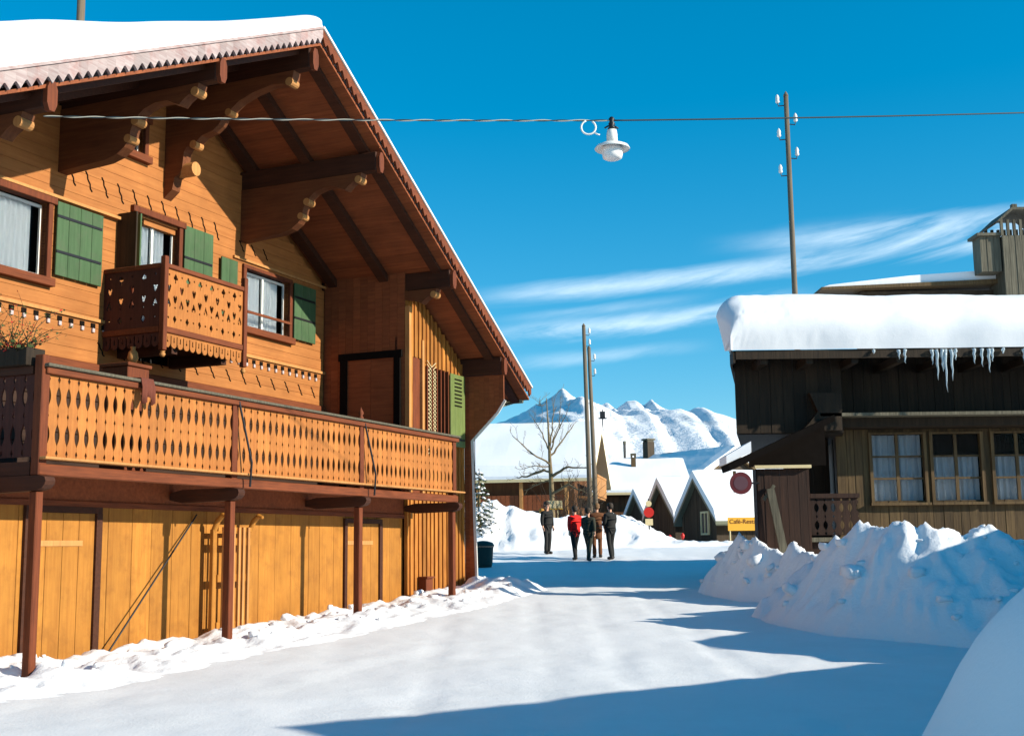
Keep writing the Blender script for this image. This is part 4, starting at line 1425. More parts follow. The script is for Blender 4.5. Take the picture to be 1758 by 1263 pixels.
# ------------------------------------------------------------------ far houses
def house(name, label, loc, ang, L, hw, wall_h, slope, mat, snow_t=.45, oh=.7, base=0.0, gable_oh=.5, verge_m=None, cat='house', group=None):
    """ridge runs along +x from the near gable at x=0; y<0 is the side that faces us"""
    h = thing(name, label, cat, loc, ang, group)
    zr = wall_h + slope * hw
    mb = MB()
    n = max(6, int(2 * hw / .25))
    for i in range(n):
        a, b_ = -hw + 2 * hw * i / n, -hw + 2 * hw * (i + 1) / n - .01
        za, zb_ = zr - slope * abs(a), zr - slope * abs(b_)
        mb.prism([(a, base), (b_, base), (b_, zb_ - .02), (a, za - .02)], lambda p, q, t: (t, p, q), random.uniform(0, .02), .2)
    n = int(L / .3)
    for i in range(n):
        a, b_ = .2 + (L - .2) * i / n, .2 + (L - .2) * (i + 1) / n - .012
        mb.box(a, b_, -hw + random.uniform(0, .02), -hw + .2, base, wall_h)
    mb.box(.2, L, hw - .2, hw, base, wall_h)
    mb.prism([(-hw, base), (hw, base), (hw, wall_h), (0, zr - .02), (-hw, wall_h)], lambda p, q, t: (t, p, q), L, L + .15)
    mb.build('wall', mat, h)
    r = bpy.data.objects.new('roof', None)
    link(r, h)
    e = hw + oh
    ze = zr - slope * e
    poly = [(-e, ze), (0, zr), (e, ze), (e, ze + .14), (0, zr + .16), (-e, ze + .14), (-e, ze - .06)]
    MB().prism(poly, lambda p, q, t: (t, p, q), -gable_oh, L + gable_oh).build('deck', verge_m or M['oldwood'], r)
    mb = MB()
    na, nl = 14, 24
    for sd in (-1, 1):
        b0 = len(mb.v)
        for i in range(nl + 1):
            x = -gable_oh + (L + 2 * gable_oh) * i / nl
            for j in range(na + 1):
                y = e * j / na
                ed = min((e - y) / .25, 1)
                kk = math.sqrt(max(0, 1 - (1 - ed) ** 2)) * (1 if 0 < i < nl else .85)
                t = snow_t * (1 + .15 * noise.noise(Vector((x * .5 + loc[0], y * .8, sd)))) * (.25 + .75 * kk)
                mb.v.append((x, sd * y, zr + .165 - slope * y + t))
        for i in range(nl):
            for j in range(na):
                k = b0 + i * (na + 1) + j
                mb.f.append((k, k + 1, k + na + 2, k + na + 1))
        for i in (0, nl):                         # end faces down to the deck
            for j in range(na):
                k = b0 + i * (na + 1) + j
                v1, v2 = mb.v[k], mb.v[k + 1]
                mb.add([v1, v2, (v2[0], v2[1], zr + .15 - slope * abs(v2[1])), (v1[0], v1[1], zr + .15 - slope * abs(v1[1]))], [(0, 1, 2, 3)])
        for i in range(nl):
            k = b0 + i * (na + 1) + na
            v1, v2 = mb.v[k], mb.v[k + na + 1]
            zz = zr + .14 - slope * e
            mb.add([v1, v2, (v2[0], v2[1], zz), (v1[0], v1[1], zz)], [(0, 1, 2, 3)])
    mb.build('snow_cover', M['farsnow'], r, smooth=False)
    return h
def far_window(h, x0, x1, y, z0, z1, side='long', fm=None):
    w = bpy.data.objects.new('window', None)
    link(w, h)
    B = (lambda m_, a, b_, c_, d_, p, q: m_.box(a, b_, c_, d_, p, q)) if side == 'long' else (lambda m_, a, b_, c_, d_, p, q: m_.box(c_, d_, a, b_, p, q))
    f = MB()
    for a, b_, p, q in ((x0 - .08, x0, z0 - .08, z1 + .08), (x1, x1 + .08, z0 - .08, z1 + .08), (x0, x1, z1, z1 + .08), (x0, x1, z0 - .08, z0)):
        B(f, a, b_, y - .08, y, p, q)
    xm = (x0 + x1) / 2
    B(f, xm - .025, xm + .025, y - .07, y - .03, z0, z1)
    f.build('frame', fm or M['cream'], w)
    g = MB()
    B(g, x0, x1, y - .03, y - .01, z0, z1)
    g.build('pane', plain('far_pane', (.05, .055, .06), .15), w)
    return w

# big chalet at back left
ga = math.atan2(.17, -.985)      # ridge direction (x axis) pointing left-away
p = W(998, 724, 60)
hw, sl_ = 3.3, .60
zr = p.z - .6
bc = house('far_chalet', 'brown chalet behind the bare tree with wide snowy roof and sunlit gable', (p.x, p.y, 0), ga, 15, hw, zr - sl_ * hw, sl_, M['farbrown'], .45, .9, gable_oh=1.0, verge_m=M['cream'])
# in this frame y>0 is the side facing us (x axis points left) so add features on +y
def fb_(mb, x0, x1, z0, z1, d0=.05, d1=.0): return mb.box(x0, x1, hw + d1, hw + d0, z0, z1)
for x in (1.2, 3.0, 5.2, 7.0):
    w = bpy.data.objects.new('window', None)
    link(w, bc)
    fb_(MB(), x, x + .8, 2.6, 3.6, .03).build('pane', plain('far_pane', (.05, .055, .06), .15), w)
    mm = MB()
    for a, b_, c_, d_ in ((x - .1, x, 2.5, 3.7), (x + .8, x + .9, 2.5, 3.7), (x, x + .8, 3.6, 3.7), (x, x + .8, 2.5, 2.6)): fb_(mm, a, b_, c_, d_, .07)
    mm.build('frame', M['edge'], w)
for x in (.2, 2.3, 4.3, 6.4, 8.3): MB().box(x, x + .16, hw + .62, hw + .78, 1.5, zr - sl_ * (hw + .78) - .06).build('gallery_post', M['edge'], bc)
mm = MB()
for i in range(40): mm.box(.2 + i * .21, .2 + i * .21 + .19, hw + .66, hw + .70, 3.3, 4.0)
mm.build('gallery_rail', M['soffit'], bc)
mm = MB()
for i in range(20): mm.box(-.95, -.91, -2.2 + i * .22, -2.2 + i * .22 + .2, 4.0, 4.9)
mm.box(-.9, 0, -2.2, 2.2, 3.9, 3.99)
mm.box(-.97, -.9, -2.2, 2.2, 4.9, 5.0)
mm.build('gable_balcony', M['edge'], bc)
# long low house behind the poles
p = W(1055, 786, 72)
lh = house('long_house', 'low brown house with broad snowy roof right behind the twin poles', (-1.0, p.y, 0), .0, 10.5, 2.7, p.z - .6 - .5 * 2.7, .5, M['farbrown'], .4, .7, verge_m=M['cream'])
# three barns with gables turned to the left
ang3 = R(13.5)
def barn(px, py, Y, name, label, L, hw, slope, snow=.36):
    p = W(px, py, Y)
    zr = p.z - snow - .16
    return house(name, label, (p.x, p.y, 0), ang3, L, hw, zr - slope * hw, slope, M['fardark'], snow, .5, gable_oh=.22, verge_m=M['metalroof'], group='gabled barns in a row')
b3 = barn(1196, 806, 54, 'gabled_barn', 'nearest gabled barn of the row with yellow sign under its snowy eave', 9, 1.95, .78)
b2 = barn(1134, 818, 60, 'gabled_barn', 'middle gabled barn of the row, behind the red traffic sign', 9, 1.75, .78)
b1 = barn(1093, 836, 66, 'gabled_barn', 'farthest and smallest gabled barn of the row beside the long house', 8, 1.35, .78)
w = far_window(b3, -1.2, -.5, -.0, 2.15, 3.0, 'gable')
# restaurant sign in front of barn 3
p = W(1274, 899, 50.5)
rs = thing('restaurant_sign', 'yellow signboard with dark lettering under the eave of the nearest barn', 'sign', (p.x, p.y, p.z), .0)
MB().box(-.58, 1.50, 0, .05, -.27, .27).build('board', M['signyellow'], rs)
def lettering(txt, size, x, z, parent, mat, y=-.006):
    cu = bpy.data.curves.new('lettering', 'FONT')
    cu.body = txt
    cu.size = size
    cu.align_x = 'LEFT'
    cu.extrude = .003
    to = bpy.data.objects.new('lettering', cu)
    COL.objects.link(to)
    bpy.context.view_layer.update()
    dg = bpy.context.evaluated_depsgraph_get()
    me = bpy.data.meshes.new_from_object(to.evaluated_get(dg))
    bpy.data.objects.remove(to)
    me.materials.clear()
    me.materials.append(mat)
    o = bpy.data.objects.new('lettering', me)
    o.rotation_euler = (math.pi / 2, 0, 0)
    o.location = (x, y, z)
    link(o, parent)
    return o
lettering('Café-Restaurant', .25, -.52, .02, rs, M['letter'])
MB().tube([(-.5, .03, -.27), (-.5, .03, -1.55)], .03, 8).tube([(1.4, .03, -.27), (1.4, .03, -1.55)], .03, 8).build('post', M['cream'], rs)
# cream board on left by person
p = W(952, 866, 47.5)
o = thing('cream_board', 'cream notice board at the snow bank right of person in black', 'sign', (p.x, p.y, p.z))
MB().box(-.30, .30, 0, .04, -.14, .16).build('board', M['cream'], o)
MB().box(-.33, .33, -.01, .05, -.18, -.14).build('frame', M['signyellow'], o)
MB().box(-.2, -.15, .01, .05, -1.4, -.181).box(.1, .15, .01, .05, -1.4, -.181).build('post', M['cream'], o)
# house with chimneys in the shade of the slope
p = W(1120, 782, 92)
hh_ = house('hillside_house', 'bluish snow covered roof in shade with chimneys below the mountain', (p.x - .5 * 10, 92 + .866 * 10, 0), R(-60), 19, 6.5, p.z - .6 - .6 * 6.5, .6, M['fardark'], .5, .8)
zrr = p.z - .6
def fchim(px, pyt, pyb, Y, w_, parent, house_loc, mat, gab=False, rz=0.0):
    t, b_ = W(px, pyt, Y), W(px, pyb, Y)
    o = bpy.data.objects.new('chimney', None)
    link(o, parent)
    inv = Matrix.Translation(Vector(house_loc)) @ Matrix.Rotation(rz, 4, 'Z')
    c_ = inv.inverted() @ Vector((t.x, t.y, 0))
    mm = MB().box(c_.x - w_ / 2, c_.x + w_ / 2, c_.y - w_ / 2, c_.y + w_ / 2, b_.z - 1.2, t.z - .25)
    mm.build('stack', mat, o)
    mm = MB()
    if gab:
        mm.prism([(c_.x - w_ * .72, t.z - .55), (c_.x, t.z), (c_.x + w_ * .72, t.z - .55), (c_.x + w_ * .6, t.z - .6), (c_.x, t.z - .14), (c_.x - w_ * .6, t.z - .6)], FRONT, c_.y - w_ * .6, c_.y + w_ * .6)
    else:
        mm.box(c_.x - w_ * .6, c_.x + w_ * .6, c_.y - w_ * .6, c_.y + w_ * .6, t.z - .12, t.z)
        for sx in (-.4, .4): mm.box(c_.x + w_ * sx - .05, c_.x + w_ * sx + .05, c_.y - w_ * .45, c_.y + w_ * .45, t.z - .26, t.z - .12)
    mm.build('cap', M['shingle'], o)
hl = hh_.location.copy()
fchim(1113, 753, 787, 92, .62, hh_, hl, M['fardark'], rz=R(-60))
fchim(1205, 790, 806, 92, .72, hh_, hl, M['shingle'], rz=R(-60))
fchim(1072, 757, 785, 92, .14, hh_, hl, M['iron'], rz=R(-60))
fchim(1087, 778, 822, 71, .26, lh, lh.location, M['oldwood'])
fchim(1103, 789, 816, 73, .85, lh, lh.location, M['shingle'], gab=True)

# ------------------------------------------------------------------ poles
def pole(name, label, pt, pb_z, Y, px_t, r0_, r1_, ins, lean_px=None, group=None, cat='utility pole'):
    t = W(px_t, pt, Y)
    b_ = Vector(((t.x if lean_px is None else W(lean_px, 900, Y).x), Y, pb_z))
    o = thing(name, label, cat, b_, 0, group)
    MB().tube([(0, 0, -.3), (t - b_) * .5, t - b_], [r0_, (r0_ + r1_) / 2, r1_], 12).lathe([(r1_ * 1.15, 0), (r1_ * .8, .05), (.01, .12)], t - b_, 12).build('shaft', M['polewood'], o, smooth=True)
    for dz, sx in ins:
        q = (t - b_) + Vector((0, 0, -dz))
        MB().tube([q, q + Vector((sx * .20, 0, -.02)), q + Vector((sx * .22, 0, .08))], .014, 6).build('hook', M['iron'], o)
        MB().lathe([(.03, 0), (.055, .03), (.04, .09), (.05, .14), (.03, .20), (.008, .23)], q + Vector((sx * .22, 0, .06)), 12).build('insulator', M['enamel'], o, smooth=True)
    return o
pole('utility_pole', 'tall grey pole with white insulators rising behind the right snowy roof', 165, 1.0, 30, 1349, .085, .06, [(.25, -1), (.75, 1), (1.15, -1), (1.65, 1), (2.1, -1)], 1383)
pole('utility_pole', 'taller left pole of the twin pair in front of the far chalet', 560, 1.7, 48, 1002, .105, .07, [(.35, 1), (.8, 1)], 1015)
pole('utility_pole', 'shorter right pole of the twin pair in front of the far chalet', 598, 1.7, 48.6, 1011, .105, .07, [(.5, 1), (1.1, 1)], 1025)
pole('roof_pole', 'thin pale pole rising behind the snowy roof of the orange chalet', -60, 0, 25, 142, .10, .085, [])
# ski lift pylon
t, b_ = W(1035, 703, 260), W(1036, 784, 260)
py = thing('lift_pylon', 'slim ski lift pylon standing on the white slope', 'pylon', (b_.x, b_.y, b_.z - 3))
MB().tube([(0, 0, 0), (0, 0, t.z - b_.z + 3)], [.16, .12], 8).build('mast', M['iron'], py)
MB().box(-.9, .9, -.2, .2, t.z - b_.z + 1.0, t.z - b_.z + 1.25).box(-.55, .55, -.3, .3, t.z - b_.z + 1.26, t.z - b_.z + 2.6).build('crossarm', M['iron'], py)
# street sign among the bank
p = W(1114, 879, 45.9)
ss = thing('traffic_sign', 'post with red round sign and white plate in the snow bank', 'sign', (p.x, p.y, zg(p.x, p.y) + .2))
dz = p.z - ss.location.z
MB().tube([(0, .04, 0), (0, .04, dz + .5)], .03, 8).build('post', M['iron'], ss)
mm = MB()
disc(mm, .19, 0, .02, 24)
mm.v = [(x, y, z + dz) for x, y, z in mm.v]
mm.build('red_disc', M['signred'], ss)
MB().box(-.14, .14, 0, .02, dz - .48, dz - .24).build('plate', M['cream'], ss)
mm = MB()
disc(mm, .11, 0, .02, 20)
mm.v = [(x, y, z + dz + .32) for x, y, z in mm.v]
mm.build('small_disc', M['cream'], ss)
# red markers by the barns
for px, py_, lab in ((1150, 925, 'orange tipped marker stake beside the end of the snow bank'), (1172, 922, 'red topped marker stake in front of the nearest barn')):
    p = W(px, py_, 49.5)
    o = thing('marker_stake', lab, 'marker', (p.x, p.y, zg(p.x, p.y) - .1), 0)
    dz = p.z - o.location.z
    MB().tube([(0, 0, 0), (0, 0, dz)], .025, 8).build('stake', M['darkwood'], o)
    MB().lathe([(.03, dz - .08), (.07, dz), (.085, dz + .08), (.05, dz + .15), (.01, dz + .18)], n=12).build('reflector', M['signred'], o, smooth=True)

# ------------------------------------------------------------------ trees
TY = 50.0
def PT(px, py, dy=0.0): return W(px, py, TY + dy)
tb = PT(947, 905)
tr = thing('bare_tree', 'bare leafless tree with sunlit lower branches before the far chalet', 'tree', (tb.x, tb.y, zg(tb.x, tb.y)))
org = tr.location.copy()
trunk = MB()
tp = [PT(949, 905), PT(948, 860), PT(946, 820), PT(944, 790), PT(943, 765), PT(941, 730), PT(938, 683)]
trunk.tube([Vector((tb.x, tb.y, org.z - .3)) - org] + [p - org for p in tp], [.13, .12, .105, .09, .07, .055, .035, .015], 8)
trunk.build('trunk', M['bark'], tr, smooth=True)
br = MB()
rnd = random.Random(11)
def twig(p, d, L, r, depth):
    pts, rad = [p.copy()], [r]
    n = 6
    for s in range(n):
        d = (d + Vector((rnd.uniform(-.28, .28), rnd.uniform(-.28, .28), rnd.uniform(-.16, .24)))).normalized()
        p = p + d * L / n
        pts.append(p.copy())
        rad.append(max(.006, r * (1 - (s + 1) / n * .8)))
        if depth and s > 0 and rnd.random() < .75:
            dd = (d + Vector((rnd.uniform(-1, 1), rnd.uniform(-1, 1), rnd.uniform(-.3, .8)))).normalized()
            twig(p.copy(), dd, L * rnd.uniform(.25, .5), r * .5, depth - 1)
    br.tube(pts, rad, 5)
BR = [([(944, 768), (949, 730), (952, 685)], .05, 0), ([(944, 775), (931, 745), (914, 716)], .045, .8), ([(945, 772), (958, 738), (972, 712)], .045, -.6), ([(946, 783), (965, 757), (985, 728)], .06, .5),
      ([(945, 796), (915, 778), (880, 748)], .055, -.9), ([(938, 688), (930, 700), (926, 690)], .02, .2), ([(947, 760), (960, 730), (963, 695)], .03, .4),
      ([(934, 806), (905, 817), (888, 820)], .075, .9), ([(946, 812), (934, 806), (915, 812)], .07, .9), ([(948, 816), (975, 801), (1008, 803)], .085, -.8), ([(950, 846), (977, 832), (1006, 846)], .075, -1.1),
      ([(946, 822), (930, 828), (905, 840)], .05, .6), ([(946, 800), (920, 800), (893, 806)], .04, -.5)]
for pts, r, dy in BR:
    P3 = [PT(x, y, dy * i / 2) - org for i, (x, y) in enumerate(pts)]
    mid = []
    for a, b_ in zip(P3, P3[1:]):
        for t in (0, .25, .5, .75):
            mid.append(a.lerp(b_, t) + Vector((rnd.uniform(-.03, .03), rnd.uniform(-.05, .05), rnd.uniform(-.03, .03))))
    mid.append(P3[-1])
    n = len(mid)
    br.tube(mid, [max(.010, .8 * r * (1 - .75 * i / n)) for i in range(n)], 6)
    for i in range(2, n):
        d = (mid[i] - mid[i - 1]).normalized()
        for _ in range(1):
            dd = (d + Vector((rnd.uniform(-1, 1), rnd.uniform(-1, 1), rnd.uniform(-.2, .7)))).normalized()
            twig(mid[i].copy(), dd, rnd.uniform(.2, .6), .011, 1)
br.build('branches', M['bark'], tr)

def spruce(name, label, px, pyb, Y, H, Rr, seed, group=None):
    p = W(px, pyb, Y)
    z0 = zg(p.x, p.y)
    o = thing(name, label, 'tree', (p.x, p.y, z0), 0, group)
    MB().tube([(0, 0, -.2), (0, 0, H * .5), (0, 0, H * .97)], [.09, .06, .012], 8).build('trunk', M['bark'], o)
    fo, sn = MB(), MB()
    rn = random.Random(seed)
    tiers = int(H / .20)
    for k in range(tiers):
        t = k / tiers
        z = .25 + (H - .35) * t
        rr = Rr * (1 - t) ** .85 * rn.uniform(.8, 1.1) + .08
        nbn = max(4, int(9 * (1 - t) + 3))
        for q in range(nbn):
            a = 2 * math.pi * (q + rn.random()) / nbn
            L = rr * rn.uniform(.65, 1.1)
            for s in range(int(10 * L) + 3):
                f_ = (s + rn.random()) / (int(10 * L) + 3)
                c = Vector((math.cos(a) * L * f_, math.sin(a) * L * f_, z - .35 * L * f_ ** 1.5 + rn.uniform(-.02, .04)))
                for _ in range(3):
                    e1 = Vector((math.cos(a) + rn.uniform(-.9, .9), math.sin(a) + rn.uniform(-.9, .9), rn.uniform(-.8, .1))).normalized() * rn.uniform(.07, .14)
                    e2 = e1.orthogonal().normalized() * .022
                    fo.add([c, c + e1 * .5 + e2, c + e1, c + e1 * .5 - e2], [(0, 1, 2, 3)])
                if rn.random() < .5 and f_ > .25:
                    w_ = rn.uniform(.04, .09)
                    sn.lathe([(.01, .045), (w_ * .7, .025), (w_, 0), (w_ * .5, -.012)], c + Vector((0, 0, .035)), 6)
    fo.build('foliage', M['needle'], o)
    sn.build('snow_clumps', M['snow'], o, smooth=True)
    return o
spruce('spruce', 'small snow laden spruce by the corner of the orange chalet', 823, 905, 44.0, 3.0, .95, 2)
spruce('spruce', 'low snow laden young conifer right of the taller spruce', 846, 900, 44.6, 1.7, .55, 4)
sh_ = thing('shrub', 'leafless shrub behind the group of people at the pole foot', 'shrub', (W(982, 905, 47.2).x, 47.2, zg(2.3, 47.2)))
br = MB()
rnd = random.Random(21)
for i in range(46):
    twig(Vector((rnd.uniform(-.5, .5), rnd.uniform(-.3, .3), 0)), Vector((rnd.uniform(-.4, .4), rnd.uniform(-.3, .3), 1)).normalized(), rnd.uniform(1.2, 2.6), .016, 1)
br.build('branches', M['twig'], sh_)

# ------------------------------------------------------------------ people
def skin_mesh(name, verts, edges, radii, mat, parent, sub=2, extra=None, smooth_it=0):
    me = bpy.data.meshes.new(name)
    me.from_pydata([Vector(v) for v in verts], edges, [])
    o = bpy.data.objects.new(name, me)
    COL.objects.link(o)
    o.modifiers.new('skin', 'SKIN')
    if not me.skin_vertices: me.skin_vertices.new()
    for i, r in enumerate(radii):
        sv = me.skin_vertices[0].data[i]
        sv.radius = r if isinstance(r, tuple) else (r, r)
        sv.use_root = (i == 0)
    s = o.modifiers.new('sub', 'SUBSURF')
    s.levels = s.render_levels = sub
    bpy.context.view_layer.update()
    dg = bpy.context.evaluated_depsgraph_get()
    m2 = bpy.data.meshes.new_from_object(o.evaluated_get(dg))
    bpy.data.objects.remove(o)
    m2.materials.clear()
    m2.materials.append(mat)
    if extra:
        bm = bmesh.new()
        bm.from_mesh(m2)
        bv = [bm.verts.new(v) for v in extra.v]
        for f in extra.f:
            try: bm.faces.new([bv[i] for i in f])
            except ValueError: pass
        bmesh.ops.recalc_face_normals(bm, faces=bm.faces)
        bm.to_mesh(m2)
        bm.free()
    if smooth_it:
        bm = bmesh.new()
        bm.from_mesh(m2)
        for _ in range(smooth_it): bmesh.ops.smooth_vert(bm, verts=bm.verts, factor=.5, use_axis_x=True, use_axis_y=True, use_axis_z=True)
        bm.to_mesh(m2)
        bm.free()
    m2.name = name
    for p in m2.polygons: p.use_smooth = True
    r = bpy.data.objects.new(name, m2)
    link(r, parent)
    return r

def person(label, X, Y, face, H, jacket, trousers, legs, arms, hair_m, hat=False, z=None, coat=.50, bulk=1.0):
    """face: rotation about z, 0 = looking towards -Y. legs: (hip swing l, r) forward +; arms: ((fwd, out), (fwd, out)) of hand"""
    s = H / 1.75
    o = thing('person', label, 'person', (X, Y, zg(X, Y) if z is None else z), face)
    o.scale = (s, s, s)
    hip, sho, nk = .92, 1.42, 1.50
    V, Ed, Rr = [], [], []
    def add(p, r, par=None):
        V.append(p)
        Rr.append(r)
        if par is not None: Ed.append((par, len(V) - 1))
        return len(V) - 1
    pel = add((0, 0, .95), (.13, .10))
    wst = add((0, 0, 1.10), (.125, .095), pel)
    che = add((0, -.01, 1.30), (.125, .085), wst)
    ntop = add((0, .01, 1.46), (.055, .055), che)
    nk_ = add((0, 0, 1.53), (.055, .055), ntop)
    jaw = add((0, -.015, 1.59), (.072, .075), nk_)
    hd = add((0, -.005, 1.66), (.080, .095), jaw)
    add((0, 0, 1.725), (.06, .07), hd)
    leg, arm = [], []
    for k, sx in enumerate((-1, 1)):
        sw = legs[k]
        h_ = add((sx * .095, 0, .88), (.085, .085), pel)
        kn = (sx * .10, -sw * .55 - .03, .49)
        an = (sx * .105, -sw + .02, .085)
        k_ = add(kn, (.058, .058), h_)
        cf = add(tuple(kn[i] * .65 + an[i] * .35 for i in range(3)), (.052, .055), k_)
        a_ = add(an, (.037, .04), cf)
        to = add((an[0] + sx * .02, an[1] - .15, .035), (.035, .028), a_)
        leg.append(((sx * .095, 0, .88), kn, an, (an[0] + sx * .02, an[1] - .15, .035)))
        fwd, out, up_ = arms[k]
        s_ = add((sx * .18, .0, 1.38), (.05, .05), che)
        el = (sx * (.235 + out * .5), .03 - fwd * .25, 1.13)
        wr = (sx * (.235 + out), -fwd, .90 + up_)
        e_ = add(el, (.044, .044), s_)
        w_ = add(wr, (.028, .032), e_)
        dv = (Vector(wr) - Vector(el)).normalized()
        pm = Vector(wr) + dv * .075
        add(tuple(pm), (.020, .038), w_)
        arm.append((((sx * .19, .0, 1.39)), el, wr, dv, pm, sx))
    ex = MB()
    for (sh_p, el, wr, dv, pm, sx) in arm:      # five bent fingers each
        side = Vector((0, -1, 0)) - dv * dv.dot(Vector((0, -1, 0)))
        side.normalize()
        curl = Vector((-sx, 0, 0))
        for q, (off, L) in enumerate(((-.027, .062), (-.009, .074), (.010, .078), (.027, .070))):
            a = pm + side * off
            b_ = a + dv * L * .5 + curl * .008
            c_ = b_ + dv * L * .32 + curl * .022
            ex.tube([a - dv * .01, b_, c_], [.0095, .009, .007], 6)
        a = Vector(wr) + dv * .035 + side * .03
        ex.tube([a, a + dv * .03 + side * .025, a + dv * .06 + side * .03 + curl * .012], [.011, .010, .008], 6)
    ex.tube([(0, -.095, 1.672), (0, -.118, 1.642), (0, -.098, 1.632)], [.010, .015, .010], 6)       # nose
    for sx in (-1, 1):
        ex.lathe([(.012, -.03), (.02, -.015), (.02, .015), (.01, .032)], (sx * .082, .005, 1.65), 8)   # ears
    body = skin_mesh('body', V, Ed, Rr, M['skin'], o, 2, ex)
    fa = MB()
    for sx in (-1, 1):
        fa.lathe([(.004, -.008), (.011, 0), (.004, .008)], (sx * .032, -.094, 1.672), 8)
    fa.box(-.022, .022, -.099, -.094, 1.604, 1.611)
    fa.build('face_marks', M['hair'], o)
    # jacket
    V, Ed, Rr = [], [], []
    a0 = add((0, 0, 1.12), (.205 * bulk, .17 * bulk))
    a1 = add((0, -.005, 1.30), (.215 * bulk, .165 * bulk), a0)
    a15 = add((0, .0, 1.385), (.195 * bulk, .14 * bulk), a1)
    a2 = add((0, .01, 1.455), (.095, .085), a15)
    add((0, .01, 1.50), (.072, .072), a2)
    b0 = add((0, 0, .95), (.205 * bulk, .17 * bulk), a0)
    b1 = add((0, 0, .95 - .22 * coat), (.225 * bulk, .185 * bulk), b0)
    for (sh_p, el, wr, dv, pm, sx) in arm:
        c0 = add((sh_p[0] * 1.02, sh_p[1], sh_p[2]), (.10, .10), a15)
        c1 = add(el, (.086, .086), c0)
        add(tuple(Vector(wr) - dv * .01), (.056, .058), c1)
    skin_mesh('jacket', V, Ed, Rr, jacket, o, smooth_it=12)
    V, Ed, Rr = [], [], []
    c = add((0, 0, .93), (.14, .12))
    for lg in leg:
        h_ = add(lg[0], (.10, .10), c)
        k_ = add(lg[1], (.072, .074), h_)
        add((lg[2][0], lg[2][1], .07), (.070, .075), k_)
    skin_mesh('trousers', V, Ed, Rr, trousers, o, smooth_it=2)
    for lg in leg:
        V, Ed, Rr = [], [], []
        a_ = add((lg[2][0], lg[2][1] + .02, .13), (.066, .070))
        b_ = add((lg[2][0], lg[2][1] + .01, .055), (.068, .072), a_)
        add((lg[3][0], lg[3][1] - .02, .045), (.055, .050), b_)
        skin_mesh('boot', V, Ed, Rr, M['boot'], o, 1)
    hb_ = MB()
    hb_.lathe([(.093, -.02), (.103, .02), (.102, .06), (.085, .10), (.045, .125), (.005, .132)], (0, .012, 1.655), 16)
    if hat: hb_.lathe([(.112, 0), (.114, .03), (.105, .03)], (0, .012, 1.665), 16)
    hb_.lathe([(.05, -.07), (.085, -.05), (.088, .0), (.08, .05)], (0, .032, 1.645), 14)
    hb_.build('hat' if hat else 'hair', hair_m, o, smooth=True)
    return o
A0 = ((.03, .03, -.02), (.03, .03, -.02))
pp = W(940, 937, 41)
P1 = person('person in black coat standing at left by the snow bank holding tan bag', pp.x, pp.y, .75, 1.72, M['cloth_black'], M['cloth_black'], (.04, -.04), ((.05, .02, 0), (.04, .0, 0)), M['hair'], coat=1.6)
pp = W(988, 960, 38.7)
person('person in bright red jacket and dark trousers walking up the road', pp.x, pp.y, math.pi + .45, 1.66, M['jacket_red'], M['cloth_black'], (.24, -.20), ((.22, -.04, .14), (-.10, .03, .02)), M['hair'], coat=1.15, bulk=1.08)
pp = W(1011, 962, 38.3)
person('person in dark olive coat walking between red jacket and brown trousers', pp.x, pp.y, math.pi - .55, 1.62, M['cloth_dark'], M['cloth_dark'], (-.22, .24), ((-.05, .03, .03), (.20, -.03, .12)), M['hair'], coat=1.5, hat=True, bulk=1.1)
pp = W(1026, 960, 39.2)
person('person in brown trousers partly hidden behind the olive coat', pp.x, pp.y, math.pi, 1.70, M['cloth_brown'], M['cloth_brown'], (.14, -.16), A0, M['hairlight'], coat=1.8)
pp = W(1049, 961, 38.7)
person('person in black jacket walking at right end of the group', pp.x, pp.y, math.pi + .7, 1.74, M['cloth_black'], M['cloth_black'], (.05, -.12), ((.14, -.02, .16), (.16, -.02, .18)), M['hair'], coat=.9, bulk=1.12)
q = P1.location + Vector((-.17, .03, 1.36))
o = MB()
o.lathe([(.03, -.04), (.085, .0), (.10, .07), (.08, .13), (.03, .16)], n=14)
o = o.build('shoulder_bag', M['cloth_tan'], smooth=True)
o.location = q
tag(o, 'tan canvas bag carried on shoulder of the person in black coat', 'bag')

